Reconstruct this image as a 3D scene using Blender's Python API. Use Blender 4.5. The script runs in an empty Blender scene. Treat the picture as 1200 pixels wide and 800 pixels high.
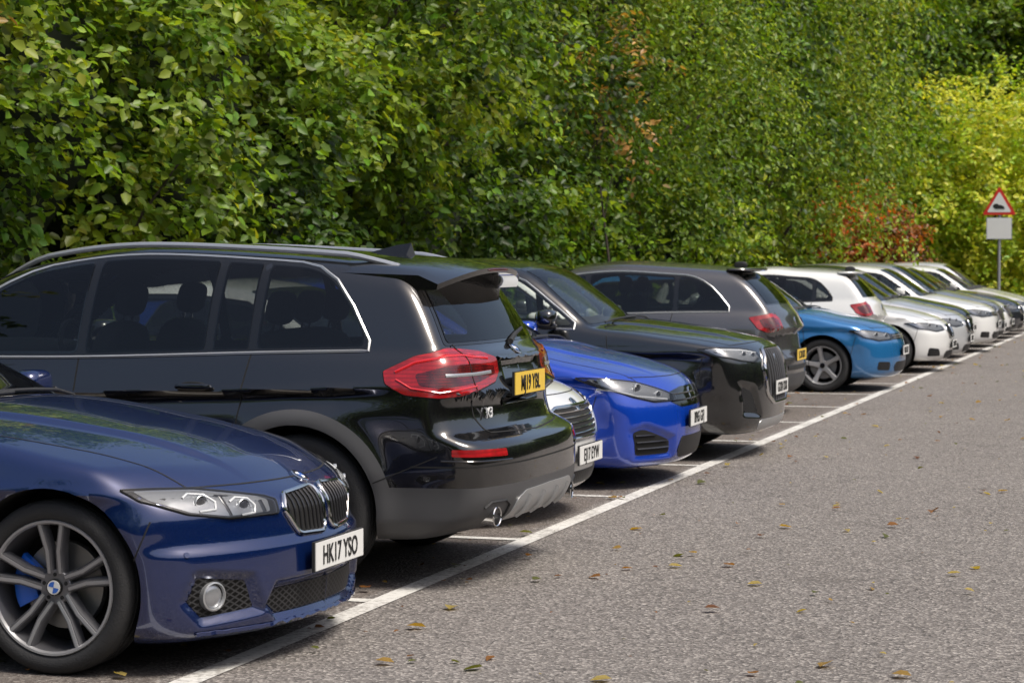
import bpy, bmesh, math, random
import numpy as np
from mathutils import Vector, Matrix
from mathutils.bvhtree import BVHTree
from mathutils.geometry import delaunay_2d_cdt
random.seed(7)
RNG=np.random.RandomState(11)
scn=bpy.context.scene
COL=scn.collection
scn.view_settings.view_transform='Standard'
scn.view_settings.look='None'
scn.view_settings.exposure=0
# ------------------------------------------------------------ materials
def newmat(name):
    m=bpy.data.materials.new(name); m.use_nodes=True
    nt=m.node_tree; b=nt.nodes['Principled BSDF']
    return m,nt,b
def pm(name,col,rough=.5,metal=0,coat=0,spec=.5,bump=None):
    m,nt,b=newmat(name)
    b.inputs['Base Color'].default_value=(*col,1)
    b.inputs['Roughness'].default_value=rough
    b.inputs['Metallic'].default_value=metal
    b.inputs['Coat Weight'].default_value=coat
    b.inputs['Coat Roughness'].default_value=.03
    b.inputs['Specular IOR Level'].default_value=spec
    if bump:
        n=nt.nodes.new('ShaderNodeTexNoise'); n.inputs['Scale'].default_value=bump[0]
        tc=nt.nodes.new('ShaderNodeTexCoord'); nt.links.new(tc.outputs['Object'],n.inputs['Vector'])
        bp=nt.nodes.new('ShaderNodeBump'); bp.inputs['Strength'].default_value=bump[1]; bp.inputs['Distance'].default_value=.01
        nt.links.new(n.outputs['Fac'],bp.inputs['Height']); nt.links.new(bp.outputs['Normal'],b.inputs['Normal'])
    return m
def mth(nt,op,a,b=None,c=None):
    n=nt.nodes.new('ShaderNodeMath'); n.operation=op
    for i,v in enumerate((a,b,c)):
        if v is None: continue
        if isinstance(v,(int,float)): n.inputs[i].default_value=v
        else: nt.links.new(v,n.inputs[i])
    return n.outputs[0]
def mixc(nt,f,a,b):
    n=nt.nodes.new('ShaderNodeMix'); n.data_type='RGBA'
    if isinstance(f,(int,float)): n.inputs[0].default_value=f
    else: nt.links.new(f,n.inputs[0])
    for i,v in ((6,a),(7,b)):
        if isinstance(v,tuple): n.inputs[i].default_value=(*v,1)
        else: nt.links.new(v,n.inputs[i])
    return n.outputs[2]
def noise(nt,vec,scale,detail=2,rough=.5):
    n=nt.nodes.new('ShaderNodeTexNoise'); n.inputs['Scale'].default_value=scale
    n.inputs['Detail'].default_value=detail; n.inputs['Roughness'].default_value=rough
    nt.links.new(vec,n.inputs['Vector']); return n.outputs['Fac']
def ramp(nt,f,p0,p1):
    n=nt.nodes.new('ShaderNodeMapRange'); n.inputs[1].default_value=p0; n.inputs[2].default_value=p1
    nt.links.new(f,n.inputs[0]); return n.outputs[0]
def paint(name,col,metal=.35,rough=.32,clad=None,cladcol=(.045,.045,.048)):
    m,nt,b=newmat(name)
    tc=nt.nodes.new('ShaderNodeTexCoord'); sx=nt.nodes.new('ShaderNodeSeparateXYZ')
    nt.links.new(tc.outputs['Object'],sx.inputs[0]); x,z=sx.outputs[0],sx.outputs[2]
    nz=noise(nt,tc.outputs['Object'],3.5,5,.65)
    dust=mth(nt,'MULTIPLY',mth(nt,'MAXIMUM',mth(nt,'SUBTRACT',.9,mth(nt,'MULTIPLY',z,2.2)),0.015),mth(nt,'MULTIPLY',nz,.22))
    colr=mixc(nt,dust,col,(.16,.14,.12))
    rg=mth(nt,'ADD',rough,mth(nt,'MULTIPLY',dust,.5))
    cw=mth(nt,'SUBTRACT',1.0,mth(nt,'MULTIPLY',dust,1.2)); mt=metal
    if clad:
        zs,zr,xrr,wheels,Ra=clad
        zl=mth(nt,'ADD',zs,mth(nt,'MULTIPLY',mth(nt,'GREATER_THAN',mth(nt,'ABSOLUTE',x),xrr),zr-zs))
        mk=mth(nt,'LESS_THAN',z,zl)
        for (wx,wz) in wheels:
            dx=mth(nt,'SUBTRACT',x,wx); dz=mth(nt,'SUBTRACT',z,wz)
            d=mth(nt,'SQRT',mth(nt,'ADD',mth(nt,'MULTIPLY',dx,dx),mth(nt,'MULTIPLY',dz,dz)))
            mk=mth(nt,'MAXIMUM',mk,mth(nt,'LESS_THAN',d,Ra))
        colr=mixc(nt,mk,colr,cladcol)
        rg=mth(nt,'ADD',rg,mth(nt,'MULTIPLY',mk,.25))
        inv=mth(nt,'SUBTRACT',1.0,mk)
        cw=mth(nt,'MULTIPLY',cw,inv); mt=mth(nt,'MULTIPLY',inv,metal)
        nt.links.new(mt,b.inputs['Metallic'])
    else: b.inputs['Metallic'].default_value=metal
    nt.links.new(colr,b.inputs['Base Color']); nt.links.new(rg,b.inputs['Roughness']); nt.links.new(cw,b.inputs['Coat Weight'])
    b.inputs['Coat Roughness'].default_value=.02; b.inputs['Coat IOR'].default_value=1.75
    return m
M={}
M['black']=pm('black_plastic',(.018,.018,.019),.55,bump=(400,.15))
M['well']=pm('wheel_well',(.008,.008,.008),.9)
M['gloss']=pm('gloss_black',(.006,.006,.006),.08,coat=.5)
M['gap']=pm('panel_gap',(.003,.003,.003),.8)
M['chrome']=pm('chrome',(.75,.75,.75),.12,1)
M['satin']=pm('satin_metal',(.50,.51,.52),.32,.7)
M['rubber']=pm('tyre_rubber',(.022,.022,.023),.75,bump=(150,.3))
M['rimdark']=pm('rim_dark',(.13,.13,.14),.35,.4,coat=.5)
M['rimface']=pm('rim_machined_face',(.36,.36,.37),.30,.45,coat=.4)
M['rimsil']=pm('rim_silver',(.45,.45,.46),.30,.45,coat=.4)
M['disc']=pm('brake_disc',(.3,.3,.3),.4,.8)
M['blue_c']=pm('brake_caliper_blue',(.01,.12,.60),.35,coat=.5)
M['white']=pm('white_plate',(.70,.70,.68),.35)
M['yellow']=pm('yellow_plate',(.74,.50,.06),.35)
M['ink']=pm('plate_ink',(.01,.01,.01),.5)
M['lampin']=pm('lamp_reflector',(.38,.39,.41),.20,.65)
M['lampdk']=pm('lamp_dark',(.03,.03,.033),.2,.3,coat=.5)
M['lampwh']=pm('lamp_white',(.70,.71,.72),.15,coat=1)
M['badge']=pm('badge_blue',(.02,.12,.5),.2,coat=1)
M['trimin']=pm('interior_trim',(.022,.022,.023),.8)
M['liner']=pm('headlining',(.20,.195,.185),.95)
M['seat']=pm('seat_fabric',(.045,.044,.045),.8,bump=(60,.3))
def redlens(name,c0,c1,sc):
    m,nt,b=newmat(name); tc=nt.nodes.new('ShaderNodeTexCoord'); sx=nt.nodes.new('ShaderNodeSeparateXYZ'); nt.links.new(tc.outputs['Object'],sx.inputs[0])
    f=mth(nt,'ABSOLUTE',mth(nt,'SINE',mth(nt,'MULTIPLY',sx.outputs[2],sc)))
    n=noise(nt,tc.outputs['Object'],18,2,.5)
    nt.links.new(mixc(nt,mth(nt,'MULTIPLY',f,ramp(nt,n,.3,.7)),c0,c1),b.inputs['Base Color'])
    b.inputs['Roughness'].default_value=.25; b.inputs['Coat Weight'].default_value=1; b.inputs['Coat Roughness'].default_value=.02; return m
M['red']=redlens('red_lens',(.20,.002,.004),(.44,.006,.010),160)
M['redd']=redlens('red_lens_dark',(.035,.001,.002),(.16,.003,.005),230)
M['redl']=pm('red_lens_bright',(.55,.015,.02),.15,coat=1)
def clear(name,tint,ior=1.5,rough=.015):
    m=bpy.data.materials.new(name); m.use_nodes=True; nt=m.node_tree; nt.nodes.clear()
    o=nt.nodes.new('ShaderNodeOutputMaterial'); t=nt.nodes.new('ShaderNodeBsdfTransparent'); g=nt.nodes.new('ShaderNodeBsdfGlossy')
    g.inputs['Roughness'].default_value=rough; t.inputs[0].default_value=(*tint,1)
    f=nt.nodes.new('ShaderNodeFresnel'); f.inputs[0].default_value=ior
    mx=nt.nodes.new('ShaderNodeMixShader'); nt.links.new(f.outputs[0],mx.inputs[0]); nt.links.new(t.outputs[0],mx.inputs[1]); nt.links.new(g.outputs[0],mx.inputs[2])
    nt.links.new(mx.outputs[0],o.inputs[0]); return m
M['cover']=clear('lamp_cover',(.94,.95,.96))
M['glass']=clear('window_glass',(.84,.88,.85),1.6)
M['glassd']=clear('privacy_glass',(.36,.38,.37),1.6)
M['wglass']=clear('windscreen_glass',(.84,.88,.85),1.75)
def meshgrille():
    m,nt,b=newmat('mesh_grille'); tc=nt.nodes.new('ShaderNodeTexCoord'); sx=nt.nodes.new('ShaderNodeSeparateXYZ'); nt.links.new(tc.outputs['Object'],sx.inputs[0])
    u=mth(nt,'ADD',mth(nt,'MULTIPLY',sx.outputs[1],.6),sx.outputs[2]); v=mth(nt,'SUBTRACT',mth(nt,'MULTIPLY',sx.outputs[1],.6),sx.outputs[2])
    f=mth(nt,'MAXIMUM',mth(nt,'LESS_THAN',mth(nt,'FRACT',mth(nt,'MULTIPLY',u,40)),.28),mth(nt,'LESS_THAN',mth(nt,'FRACT',mth(nt,'MULTIPLY',v,40)),.28))
    nt.links.new(mixc(nt,f,(.002,.002,.002),(.035,.035,.037)),b.inputs['Base Color']); b.inputs['Roughness'].default_value=.45
    b.inputs['Specular IOR Level'].default_value=.25
    return m
M['mesh']=meshgrille()
# ------------------------------------------------------------ helpers
def C(pts):
    pts=sorted(pts); xs=np.array([p[0] for p in pts],float); ys=np.array([p[1] for p in pts],float)
    h=np.diff(xs); d=np.diff(ys)/h; m=np.zeros(len(xs)); m[0]=d[0]; m[-1]=d[-1]
    for i in range(1,len(xs)-1):
        if d[i-1]*d[i]>0:
            w1=2*h[i]+h[i-1]; w2=h[i]+2*h[i-1]; m[i]=(w1+w2)/(w1/d[i-1]+w2/d[i])
    def f(x):
        x=np.clip(x,xs[0],xs[-1]); i=np.clip(np.searchsorted(xs,x)-1,0,len(h)-1)
        t=(x-xs[i])/h[i]; t2=t*t; t3=t2*t
        return (2*t3-3*t2+1)*ys[i]+(t3-2*t2+t)*h[i]*m[i]+(-2*t3+3*t2)*ys[i+1]+(t3-t2)*h[i]*m[i+1]
    return f
def smax(a,b,k):
    h=np.maximum(k-np.abs(a-b),0)/k
    return np.maximum(a,b)+h*h*k*.25
def smin(a,b,k): return -smax(-a,-b,k)
def poly_sd(px,pz,poly):
    P=np.array(poly,float); d=np.full(np.shape(px),1e9); ins=np.zeros(np.shape(px),bool)
    n=len(P)
    for i in range(n):
        a=P[i]; b=P[(i+1)%n]; ex,ez=b-a; L=ex*ex+ez*ez+1e-12
        t=np.clip(((px-a[0])*ex+(pz-a[1])*ez)/L,0,1)
        d=np.minimum(d,(px-a[0]-t*ex)**2+(pz-a[1]-t*ez)**2)
        c=((a[1]>pz)!=(b[1]>pz))
        with np.errstate(divide='ignore',invalid='ignore'):
            xi=(b[0]-a[0])*(pz-a[1])/((b[1]-a[1]) if b[1]!=a[1] else 1e-12)+a[0]
        ins^=c&(px<xi)
    d=np.sqrt(d); return np.where(ins,-d,d)
class Acc:
    def __init__(s): s.v=[];s.f=[];s.m=[];s.sm=[];s.mats=[]
    def add(s,verts,faces,mat,smooth=True):
        if mat not in s.mats: s.mats.append(mat)
        k=s.mats.index(mat); o=len(s.v)
        s.v.extend([tuple(v) for v in verts])
        for f in faces: s.f.append(tuple(i+o for i in f)); s.m.append(k); s.sm.append(smooth)
    def build(s,name,parent,ang=35):
        me=bpy.data.meshes.new(name); me.from_pydata(s.v,[],s.f)
        for m in s.mats: me.materials.append(M[m] if isinstance(m,str) else m)
        me.polygons.foreach_set('material_index',s.m); me.polygons.foreach_set('use_smooth',s.sm); me.update()
        try: me.set_sharp_from_angle(angle=math.radians(ang))
        except Exception: pass
        o=bpy.data.objects.new(name,me); COL.objects.link(o); o.parent=parent; return o
def empty(name,loc=(0,0,0),rz=0):
    e=bpy.data.objects.new(name,None); COL.objects.link(e); e.location=loc; e.rotation_euler=(0,0,rz); e.empty_display_size=.3; return e
def rnd(poly,r,n=4):
    out=[]; N=len(poly)
    for i in range(N):
        p=Vector(poly[i]); a=Vector(poly[i-1]); b=Vector(poly[(i+1)%N])
        da=(a-p).length; db=(b-p).length
        if da<1e-5 or db<1e-5: continue
        p0=p+(a-p)*min(r/da,.45); p1=p+(b-p)*min(r/db,.45)
        for k in range(n+1):
            t=k/n; out.append(p0*(1-t)**2+p*2*t*(1-t)+p1*t*t)
    return out
def subdiv(p2,res):
    q2=[]
    for i in range(len(p2)):
        a=p2[i]; b=p2[(i+1)%len(p2)]; l=math.dist(a,b)
        if l<1e-4: continue
        n=max(1,int(math.ceil(l/res)))
        for k in range(n): q2.append((a[0]+(b[0]-a[0])*k/n,a[1]+(b[1]-a[1])*k/n))
    return q2
def lathe(prof,n=48,mat4=Matrix()):
    V=[];F=[]
    for k in range(n):
        a=2*math.pi*k/n
        for (r,y) in prof: V.append(mat4@Vector((r*math.cos(a),y,r*math.sin(a))))
    m=len(prof)
    for k in range(n):
        k2=(k+1)%n
        for j in range(m-1): F.append((k*m+j,k*m+j+1,k2*m+j+1,k2*m+j))
    return V,F
def superell(c,h,e=.5,nu=24,nv=14,mat4=Matrix()):
    V=[];F=[]
    def sp(a,p): return math.copysign(abs(a)**p,a)
    for i in range(nv+1):
        ph=-math.pi/2+math.pi*i/nv
        for j in range(nu):
            th=2*math.pi*j/nu
            V.append(mat4@Vector((c[0]+h[0]*sp(math.cos(ph),e)*sp(math.cos(th),e),c[1]+h[1]*sp(math.cos(ph),e)*sp(math.sin(th),e),c[2]+h[2]*sp(math.sin(ph),e))))
    for i in range(nv):
        for j in range(nu):
            j2=(j+1)%nu; F.append((i*nu+j,i*nu+j2,(i+1)*nu+j2,(i+1)*nu+j))
    return V,F
def box(c,h,mat4=Matrix()):
    V=[mat4@Vector((c[0]+sx*h[0],c[1]+sy*h[1],c[2]+sz*h[2])) for sx in(-1,1) for sy in(-1,1) for sz in(-1,1)]
    return V,[(0,1,3,2),(4,6,7,5),(0,4,5,1),(2,3,7,6),(0,2,6,4),(1,5,7,3)]
def tube(pts,rad,closed=False,n=8):
    P=[Vector(p) for p in pts]; V=[];F=[];N=len(P)
    up=Vector((0,0,1))
    for i,p in enumerate(P):
        a=P[i-1] if (i>0 or closed) else p; b=P[(i+1)%N] if (i<N-1 or closed) else p
        t=(b-a).normalized() if (b-a).length>0 else Vector((1,0,0))
        s=t.cross(up)
        if s.length<.1: s=t.cross(Vector((0,1,0)))
        s.normalize(); w=s.cross(t)
        r=rad[i] if isinstance(rad,(list,tuple)) else rad
        for k in range(n):
            q=2*math.pi*k/n; V.append(p+s*(math.cos(q)*r)+w*(math.sin(q)*r))
    for i in range(N if closed else N-1):
        i2=(i+1)%N
        for k in range(n):
            k2=(k+1)%n; F.append((i*n+k,i*n+k2,i2*n+k2,i2*n+k))
    if not closed: F.append(tuple(range(n))); F.append(tuple((N-1)*n+k for k in range(n))[::-1])
    return V,F
# ------------------------------------------------------------ car shell
class Spec: pass
def spec(L=4.3,hw=.9,H=1.47,ohf=.85,wb=2.62,r=.32,zb=.17,hz0=.72,hz1=.98,cowl=1.15,wst=1.95,
         rend=.35,rendz=None,rgb=.12,rgbz=1.0,belt=.95,beltr=1.0,hcr=.09,scb=.075,sct=.27,fc=.34,fp=2.4,rc=.2,rp=3.,
         F=None,R=None,recF=(),recR=(),crease=.0,hoodbulge=0,flare=.014,kb=.05,zs=.4,trunk=None,rcr=.16,kf=.10,crz=None,roofx=None,rfz=.045):
    S=Spec(); S.__dict__.update(locals()); xf=L/2; xr=-L/2; S.xf=xf; S.xr=xr
    if rendz is None: rendz=H-.07; S.rendz=rendz
    S.wx=(xf-ohf,xf-ohf-wb)
    top=[(xf,hz0-.06),(xf-.12,hz0),(xf-.35,hz0+.33*(hz1-hz0)),(xf-.75,hz0+.70*(hz1-hz0)),(xf-cowl,hz1),(xf-cowl-.5,belt+.05),(0,belt+.05),(xr+1.0,beltr+.04),(xr+.45,beltr+.04),(xr+.1,beltr+.0)]
    if trunk: top=top[:-3]+[(xr+1.1,beltr+.03),(xr+.6,trunk),(xr+.15,trunk-.01),(xr+.02,trunk-.05)]
    S.tc=C(top)
    S.cr=C([(xr,.05),(0,.04),(xf-cowl-.3,.04),(xf-cowl+.1,hcr),(xf-.3,hcr)])
    S.F0=C(F or [(zb,xf-.09),(zb+.08,xf-.025),(.40,xf),(.52,xf-.01),(hz0-.08,xf-.06),(hz0+.03,xf-.14),(hz0+.2,xf-.4)])
    S.R0=C(R or [(zb,xr+.12),(zb+.1,xr+.02),(.42,xr),(.58,xr+.005),(.68,xr+.05),(beltr-.05,xr+.09),(beltr+.15,xr+.15)])
    b=belt
    S.sec=C([(zb,-.08),(zb+.07,-.035),(.34,-.018),(.46,-.012),(.58,0),(b-.25,.0),(b-.12,-.012),(b-.02,-.05),(b+.1,-.12),(b+.3,-.25)])
    S.plan=C([(xr,hw-.09),(xr+.5,hw-.025),(xr+1.1,hw),(0,hw-.008),(xf-1.0,hw),(xf-.45,hw-.02),(xf,hw-.12)])
    S.beltz=C([(xr+.3,beltr),(xr+1.1,(belt+beltr)/2+.01),(0,belt),(xf-cowl,belt-.01)])
    zt=H
    S.SC=C([(b-.1,hw-scb+.02),(b+.02,hw-scb),(b+.5*(zt-b),hw-scb-.42*(sct-scb)),(zt-.06,hw-sct),(zt+.1,hw-sct-.10)])
    rx=roofx if roofx is not None else (xf-wst-.55)
    S.roof=C([(xr+rend-.5,rendz-.10),(xr+rend,rendz),(xr+rend+.7,rendz+(H-rendz)*.7),(rx,H),(xf-wst,H-rfz),(xf-wst+.4,H-rfz-.12)])
    c0=hz1-.06; c1=H-rfz
    S.WS=C([(c0-.3,xf-cowl+.62),(c0,xf-cowl+.02),(c0+.45*(c1-c0),xf-cowl-.40*(wst-cowl)),(c1,xf-wst),(c1+.15,xf-wst-.45)])
    S.ws_s=(c1-c0)/math.hypot(c1-c0,wst-cowl)
    S.RS=C([(rgbz-.3,xr+rgb-.18),(rgbz,xr+rgb),(.5*(rgbz+rendz),xr+rgb+.42*(rend-rgb)),(rendz,xr+rend),(rendz+.12,xr+rend+.14)])
    S.rs_s=(rendz-rgbz)/math.hypot(rendz-rgbz,rend-rgb)
    def cabw(x,z): return S.SC(z)-.055*np.clip(((x-(-.25))/(L*.36)),-1.4,1.4)**2
    S.cabw=cabw
    def side(x,z):
        y=S.plan(x)+S.sec(z)
        for wxx in S.wx:
            d=np.sqrt((x-wxx)**2+(z-r)**2)
            y=y+flare*np.exp(-((d-(r+.055))/.075)**2)*(z>.1)
        if crease:
            zc=(crz(x) if crz else S.beltz(x)-.17)
            fade=np.clip((x-xr-.45)/.35,0,1)*np.clip((xf-.35-x)/.3,0,1)
            y=y-fade*(crease*np.exp(-((z-zc+.05)/.05)**2)*(z<zc)*np.clip((zc-z)/.02,0,1)-crease*.5*np.exp(-((z-zc)/.02)**2))
        return y
    S.side=side
    def front(y,z,rec=True):
        ay=np.abs(y); x=S.F0(z)-fc*(ay/hw)**fp
        if rec:
            for (poly,dep,soft) in recF:
                x=x-dep*np.clip(.5-poly_sd(ay,z,poly)/soft,0,1)
        return x
    def rear(y,z,rec=True):
        ay=np.abs(y); x=S.R0(z)+rc*(ay/hw)**rp
        if rec:
            for (poly,dep,soft) in recR:
                x=x+dep*np.clip(.5-poly_sd(ay,z,poly)/soft,0,1)
        return x
    S.front=front; S.rear=rear
    def g(x,y,z):
        ay=np.abs(y)
        sd=ay-side(x,z)
        tz=S.tc(x)-S.cr(x)*(ay/hw)**2.2
        if hoodbulge:
            yr=.34+.16*(xf-x)/cowl
            tz=tz+hoodbulge*np.clip((yr+.02-ay)/.035,0,1)*np.clip((xf-.15-x)/.3,0,1)*(x>xf-cowl-.1)
        tp=z-tz
        a=smax(sd,tp,kb); a=smax(a,x-front(y,z),kf) ; a=smax(a,rear(y,z)-x,.07); a=smax(a,zb-z,.05)
        cs=ay-cabw(x,z); ct=z-(S.roof(x)-rcr*ay**2.2)
        cf=(x-(S.WS(z)-.22*ay**2.2))*S.ws_s; cb=((S.RS(z)+.16*ay**2.4)-x)*max(S.rs_s,.5)
        c=smax(cs,ct,.09); c=smax(c,cf,.06); c=smax(c,cb,.06); c=np.maximum(c,(min(belt,rgbz)-.14)-z)
        return smin(a,c,.035)
    S.g=g
    return S
def shell(S,res):
    L=S.L; xa=S.xr+.62; xb=S.xf-.55; z0=S.zs
    nth=int(5.2/res)//2*2; nx=int((xb-xa)/res)+1; ncap=int(1.25/res)
    ph=np.linspace(math.pi/2,0,ncap+1)[1:-1]
    th=np.arange(nth)*2*math.pi/nth
    rows=[(xa,-math.sin(p),math.cos(p)) for p in ph]+[(x,0,1) for x in np.linspace(xa,xb,nx)]+[(xb,math.sin(p),math.cos(p)) for p in ph[::-1]]
    ox=np.array([r[0] for r in rows]); dx=np.array([r[1] for r in rows]); dr=np.array([r[2] for r in rows])
    OX=np.repeat(ox,nth); DX=np.repeat(dx,nth); DY=(dr[:,None]*np.cos(th)[None]).ravel(); DZ=(dr[:,None]*np.sin(th)[None]).ravel()
    OX=np.concatenate([OX,[xa,xb]]); DX=np.concatenate([DX,[-1,1]]); DY=np.concatenate([DY,[0,0]]); DZ=np.concatenate([DZ,[0,0]])
    lo=np.full(OX.shape,.02); hi=np.full(OX.shape,2.2)
    for _ in range(17):
        m=(lo+hi)/2; ins=S.g(OX+DX*m,DY*m,z0+DZ*m)<0
        lo=np.where(ins,m,lo); hi=np.where(ins,hi,m)
    t=(lo+hi)/2
    V=np.stack([OX+DX*t,DY*t,z0+DZ*t],1)
    nr=len(rows); F=[]
    for i in range(nr-1):
        a=i*nth; b=a+nth
        for j in range(nth):
            j2=(j+1)%nth; F.append((a+j,a+j2,b+j2,b+j))
    pa=nr*nth; pb=pa+1
    for j in range(nth):
        j2=(j+1)%nth; F.append((pa,j2,j)); F.append((pb,(nr-1)*nth+j,(nr-1)*nth+j2))
    return V,F
class Car:
    def __init__(c,S,paintm,xfront,yc,out=True,res=.022,yaw=0):
        c.S=S; c.paint=paintm; c.out=out; c.res=res; c.holes=[]
        c.e=empty('parked_car',(xfront-S.L/2,yc,0),(0 if out else math.pi)+math.radians(yaw))
        V,F=shell(S,res)
        c.bvh=BVHTree.FromPolygons([tuple(v) for v in V],F)
        me=bpy.data.meshes.new('body'); me.from_pydata(V.tolist(),[],F); me.materials.append(paintm); me.materials.append(M['well'])
        me.update(); ob=bpy.data.objects.new('body_tmp',me); COL.objects.link(ob)
        cv=[];cf=[]
        for wx in S.wx:
            for sgn in(1,-1):
                n=64; R=S.r+.045; y0=(S.hw-.30)*sgn; y1=(S.hw+.2)*sgn; o=len(cv)
                for y in (y0,y1):
                    for k in range(n):
                        q=2*math.pi*k/n+.013; cv.append((wx+R*math.cos(q),y,S.r+.005+R*math.sin(q)))
                for k in range(n):
                    k2=(k+1)%n; f=(o+k,o+k2,o+n+k2,o+n+k); cf.append(f if sgn<0 else f[::-1])
                e0=tuple(o+k for k in range(n)); e1=tuple(o+n+k for k in range(n))
                if sgn>0: cf.append(e0); cf.append(e1[::-1])
                else: cf.append(e0[::-1]); cf.append(e1)
        cm=bpy.data.meshes.new('cut'); cm.from_pydata(cv,[],cf); cm.materials.append(paintm); cm.materials.append(M['well'])
        bm=bmesh.new(); bm.from_mesh(cm); bmesh.ops.recalc_face_normals(bm,faces=bm.faces); bm.to_mesh(cm); bm.free()
        cm.polygons.foreach_set('material_index',[1]*len(cm.polygons)); cm.update()
        co=bpy.data.objects.new('cut',cm); COL.objects.link(co)
        md=ob.modifiers.new('b','BOOLEAN'); md.operation='DIFFERENCE'; md.object=co
        try: md.solver='FAST'
        except Exception: pass
        dg=bpy.context.evaluated_depsgraph_get(); dg.update()
        nm=bpy.data.meshes.new_from_object(ob.evaluated_get(dg)); nm.name='body'
        bpy.data.objects.remove(ob); bpy.data.objects.remove(co)
        c.bodymesh=nm
        c.a=Acc()
    def finish(c):
        nm=c.bodymesh; S=c.S
        n=len(nm.polygons); ce=np.empty(n*3); nm.polygons.foreach_get('center',ce); ce=ce.reshape(-1,3)
        no=np.empty(n*3); nm.polygons.foreach_get('normal',no); no=no.reshape(-1,3)
        kill=np.zeros(n,bool)
        for (d,poly,mir) in c.holes:
            for sg in ((1,-1) if mir else (1,)):
                cc=ce*np.array([1,sg,1]); nn=no*np.array([1,sg,1])
                dd,u,v=c.basis(d); a=cc@np.array(u); b=cc@np.array(v); P=np.array(poly)
                sel=(nn@np.array(dd)>.25)&(cc[:,2]>.75)&(a>P[:,0].min()-.05)&(a<P[:,0].max()+.05)&(b>P[:,1].min()-.05)&(b<P[:,1].max()+.05)
                idx=np.nonzero(sel)[0]
                sd=poly_sd(a[idx],b[idx],poly); kill[idx[sd<.55*c.res]]=True
        bm=bmesh.new(); bm.from_mesh(nm); bm.faces.ensure_lookup_table()
        bmesh.ops.delete(bm,geom=[bm.faces[i] for i in np.nonzero(kill)[0]],context='FACES')
        lz=S.belt-.16
        bl=bm.copy(); bl.normal_update()
        bmesh.ops.delete(bl,geom=[f for f in bl.faces if f.calc_center_median().z<lz or f.material_index==1],context='FACES')
        mv=[(v,v.co-v.normal*.018) for v in bl.verts]
        for v,q in mv: v.co=q
        bmesh.ops.reverse_faces(bl,faces=bl.faces)
        bm.to_mesh(nm); bm.free()
        lm_=bpy.data.meshes.new('lining'); bl.to_mesh(lm_); bl.free(); lm_.materials.clear(); lm_.materials.append(M['liner'])
        lm_.polygons.foreach_set('material_index',[0]*len(lm_.polygons)); lm_.polygons.foreach_set('use_smooth',[True]*len(lm_.polygons))
        lo=bpy.data.objects.new('lining',lm_); COL.objects.link(lo); lo.parent=c.e
        nm.polygons.foreach_set('use_smooth',[True]*len(nm.polygons)); nm.update()
        nm.set_sharp_from_angle(angle=math.radians(50))
        b=bpy.data.objects.new('body',nm); COL.objects.link(b); b.parent=c.e
        c.a.build('trim_and_lights',c.e)
        a=Acc(); cx=S.xf-S.cowl; bz=S.belt; hw=S.hw
        V,F=box(((cx+S.xr+.35)/2-.05,0,bz-.30),((cx-S.xr-.35)/2,hw-.20,.02)); a.add(V,F,'trimin',False)
        for s in(1,-1):
            V,F=box(((cx+S.xr+.3)/2-.2,s*(hw-.16),bz-.16),((cx-S.xr-.5)/2-.15,.02,.14)); a.add(V,F,'trimin',False)
        V,F=superell((cx-.30,0,bz-.02),(.30,hw-.22,.10),.6); a.add(V,F,'trimin')
        V,F=tube([(cx-.62+.05*math.sin(q),-.36+.18*math.cos(q),bz+.0+.17*math.sin(q)) for q in np.linspace(0,2*math.pi,25)[:-1]],.016,True); a.add(V,F,'trimin')
        V,F=superell((cx-.60,-.36,bz-.0),(.03,.07,.06),.7,14,8); a.add(V,F,'trimin')
        def seat(x,y,w,hh,heads):
            R=Matrix.Translation((x,y,bz-.10))@Matrix.Rotation(math.radians(-14),4,'Y')
            V,F=superell((0,0,0),(.085,w,hh),.55,24,14,R); a.add(V,F,'seat')
            V,F=superell((.28,0,-hh+.02),(.28,w,.08),.55,24,14,R); a.add(V,F,'seat')
            for hy in heads:
                V,F=superell((0,hy,hh+.12),(.05,.125,.085),.6,18,10,R); a.add(V,F,'seat')
                for q in(-.05,.05):
                    V,F=tube([R@Vector((0,hy+q,hh-.03)),R@Vector((0,hy+q,hh+.08))],.006,n=6); a.add(V,F,'chrome')
        seat(cx-1.22,-.36,.24,.30,[0]); seat(cx-1.22,.36,.24,.30,[0])
        if S.L>3.9: seat(cx-2.08,0,hw-.26,.26,[-.38,0,.38])
        V,F=superell((S.xf-S.wst-.02,0,S.H-S.rfz-.14),(.015,.11,.035),.6,14,8); a.add(V,F,'trimin')
        a.build('interior',c.e)
    def proj(c,p,d):
        p=Vector(p); d=Vector(d).normalized(); o=p-d*p.dot(d)+d*5
        h=c.bvh.ray_cast(o,-d)
        if h[0] is None:
            h=c.bvh.find_nearest(p)
        n=h[1]
        if n.dot(d)<0: n=-n
        return h[0],n
    def put(c,V,F,mat,mirror=True,smooth=True):
        c.a.add(V,F,mat,smooth)
        if mirror: c.a.add([(v[0],-v[1],v[2]) for v in V],[f[::-1] for f in F],mat,smooth)
    def basis(c,d):
        d=Vector(d).normalized(); up=Vector((0,0,1)) if abs(d.z)<.95 else Vector((-1,0,0))
        u=up.cross(d).normalized(); v=d.cross(u); return d,u,v
    def to2(c,pts,d,r):
        d,u,v=c.basis(d); p2=[(Vector(p).dot(u),Vector(p).dot(v)) for p in pts]
        if r: p2=[tuple(q) for q in rnd(p2,r)]
        return p2
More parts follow.
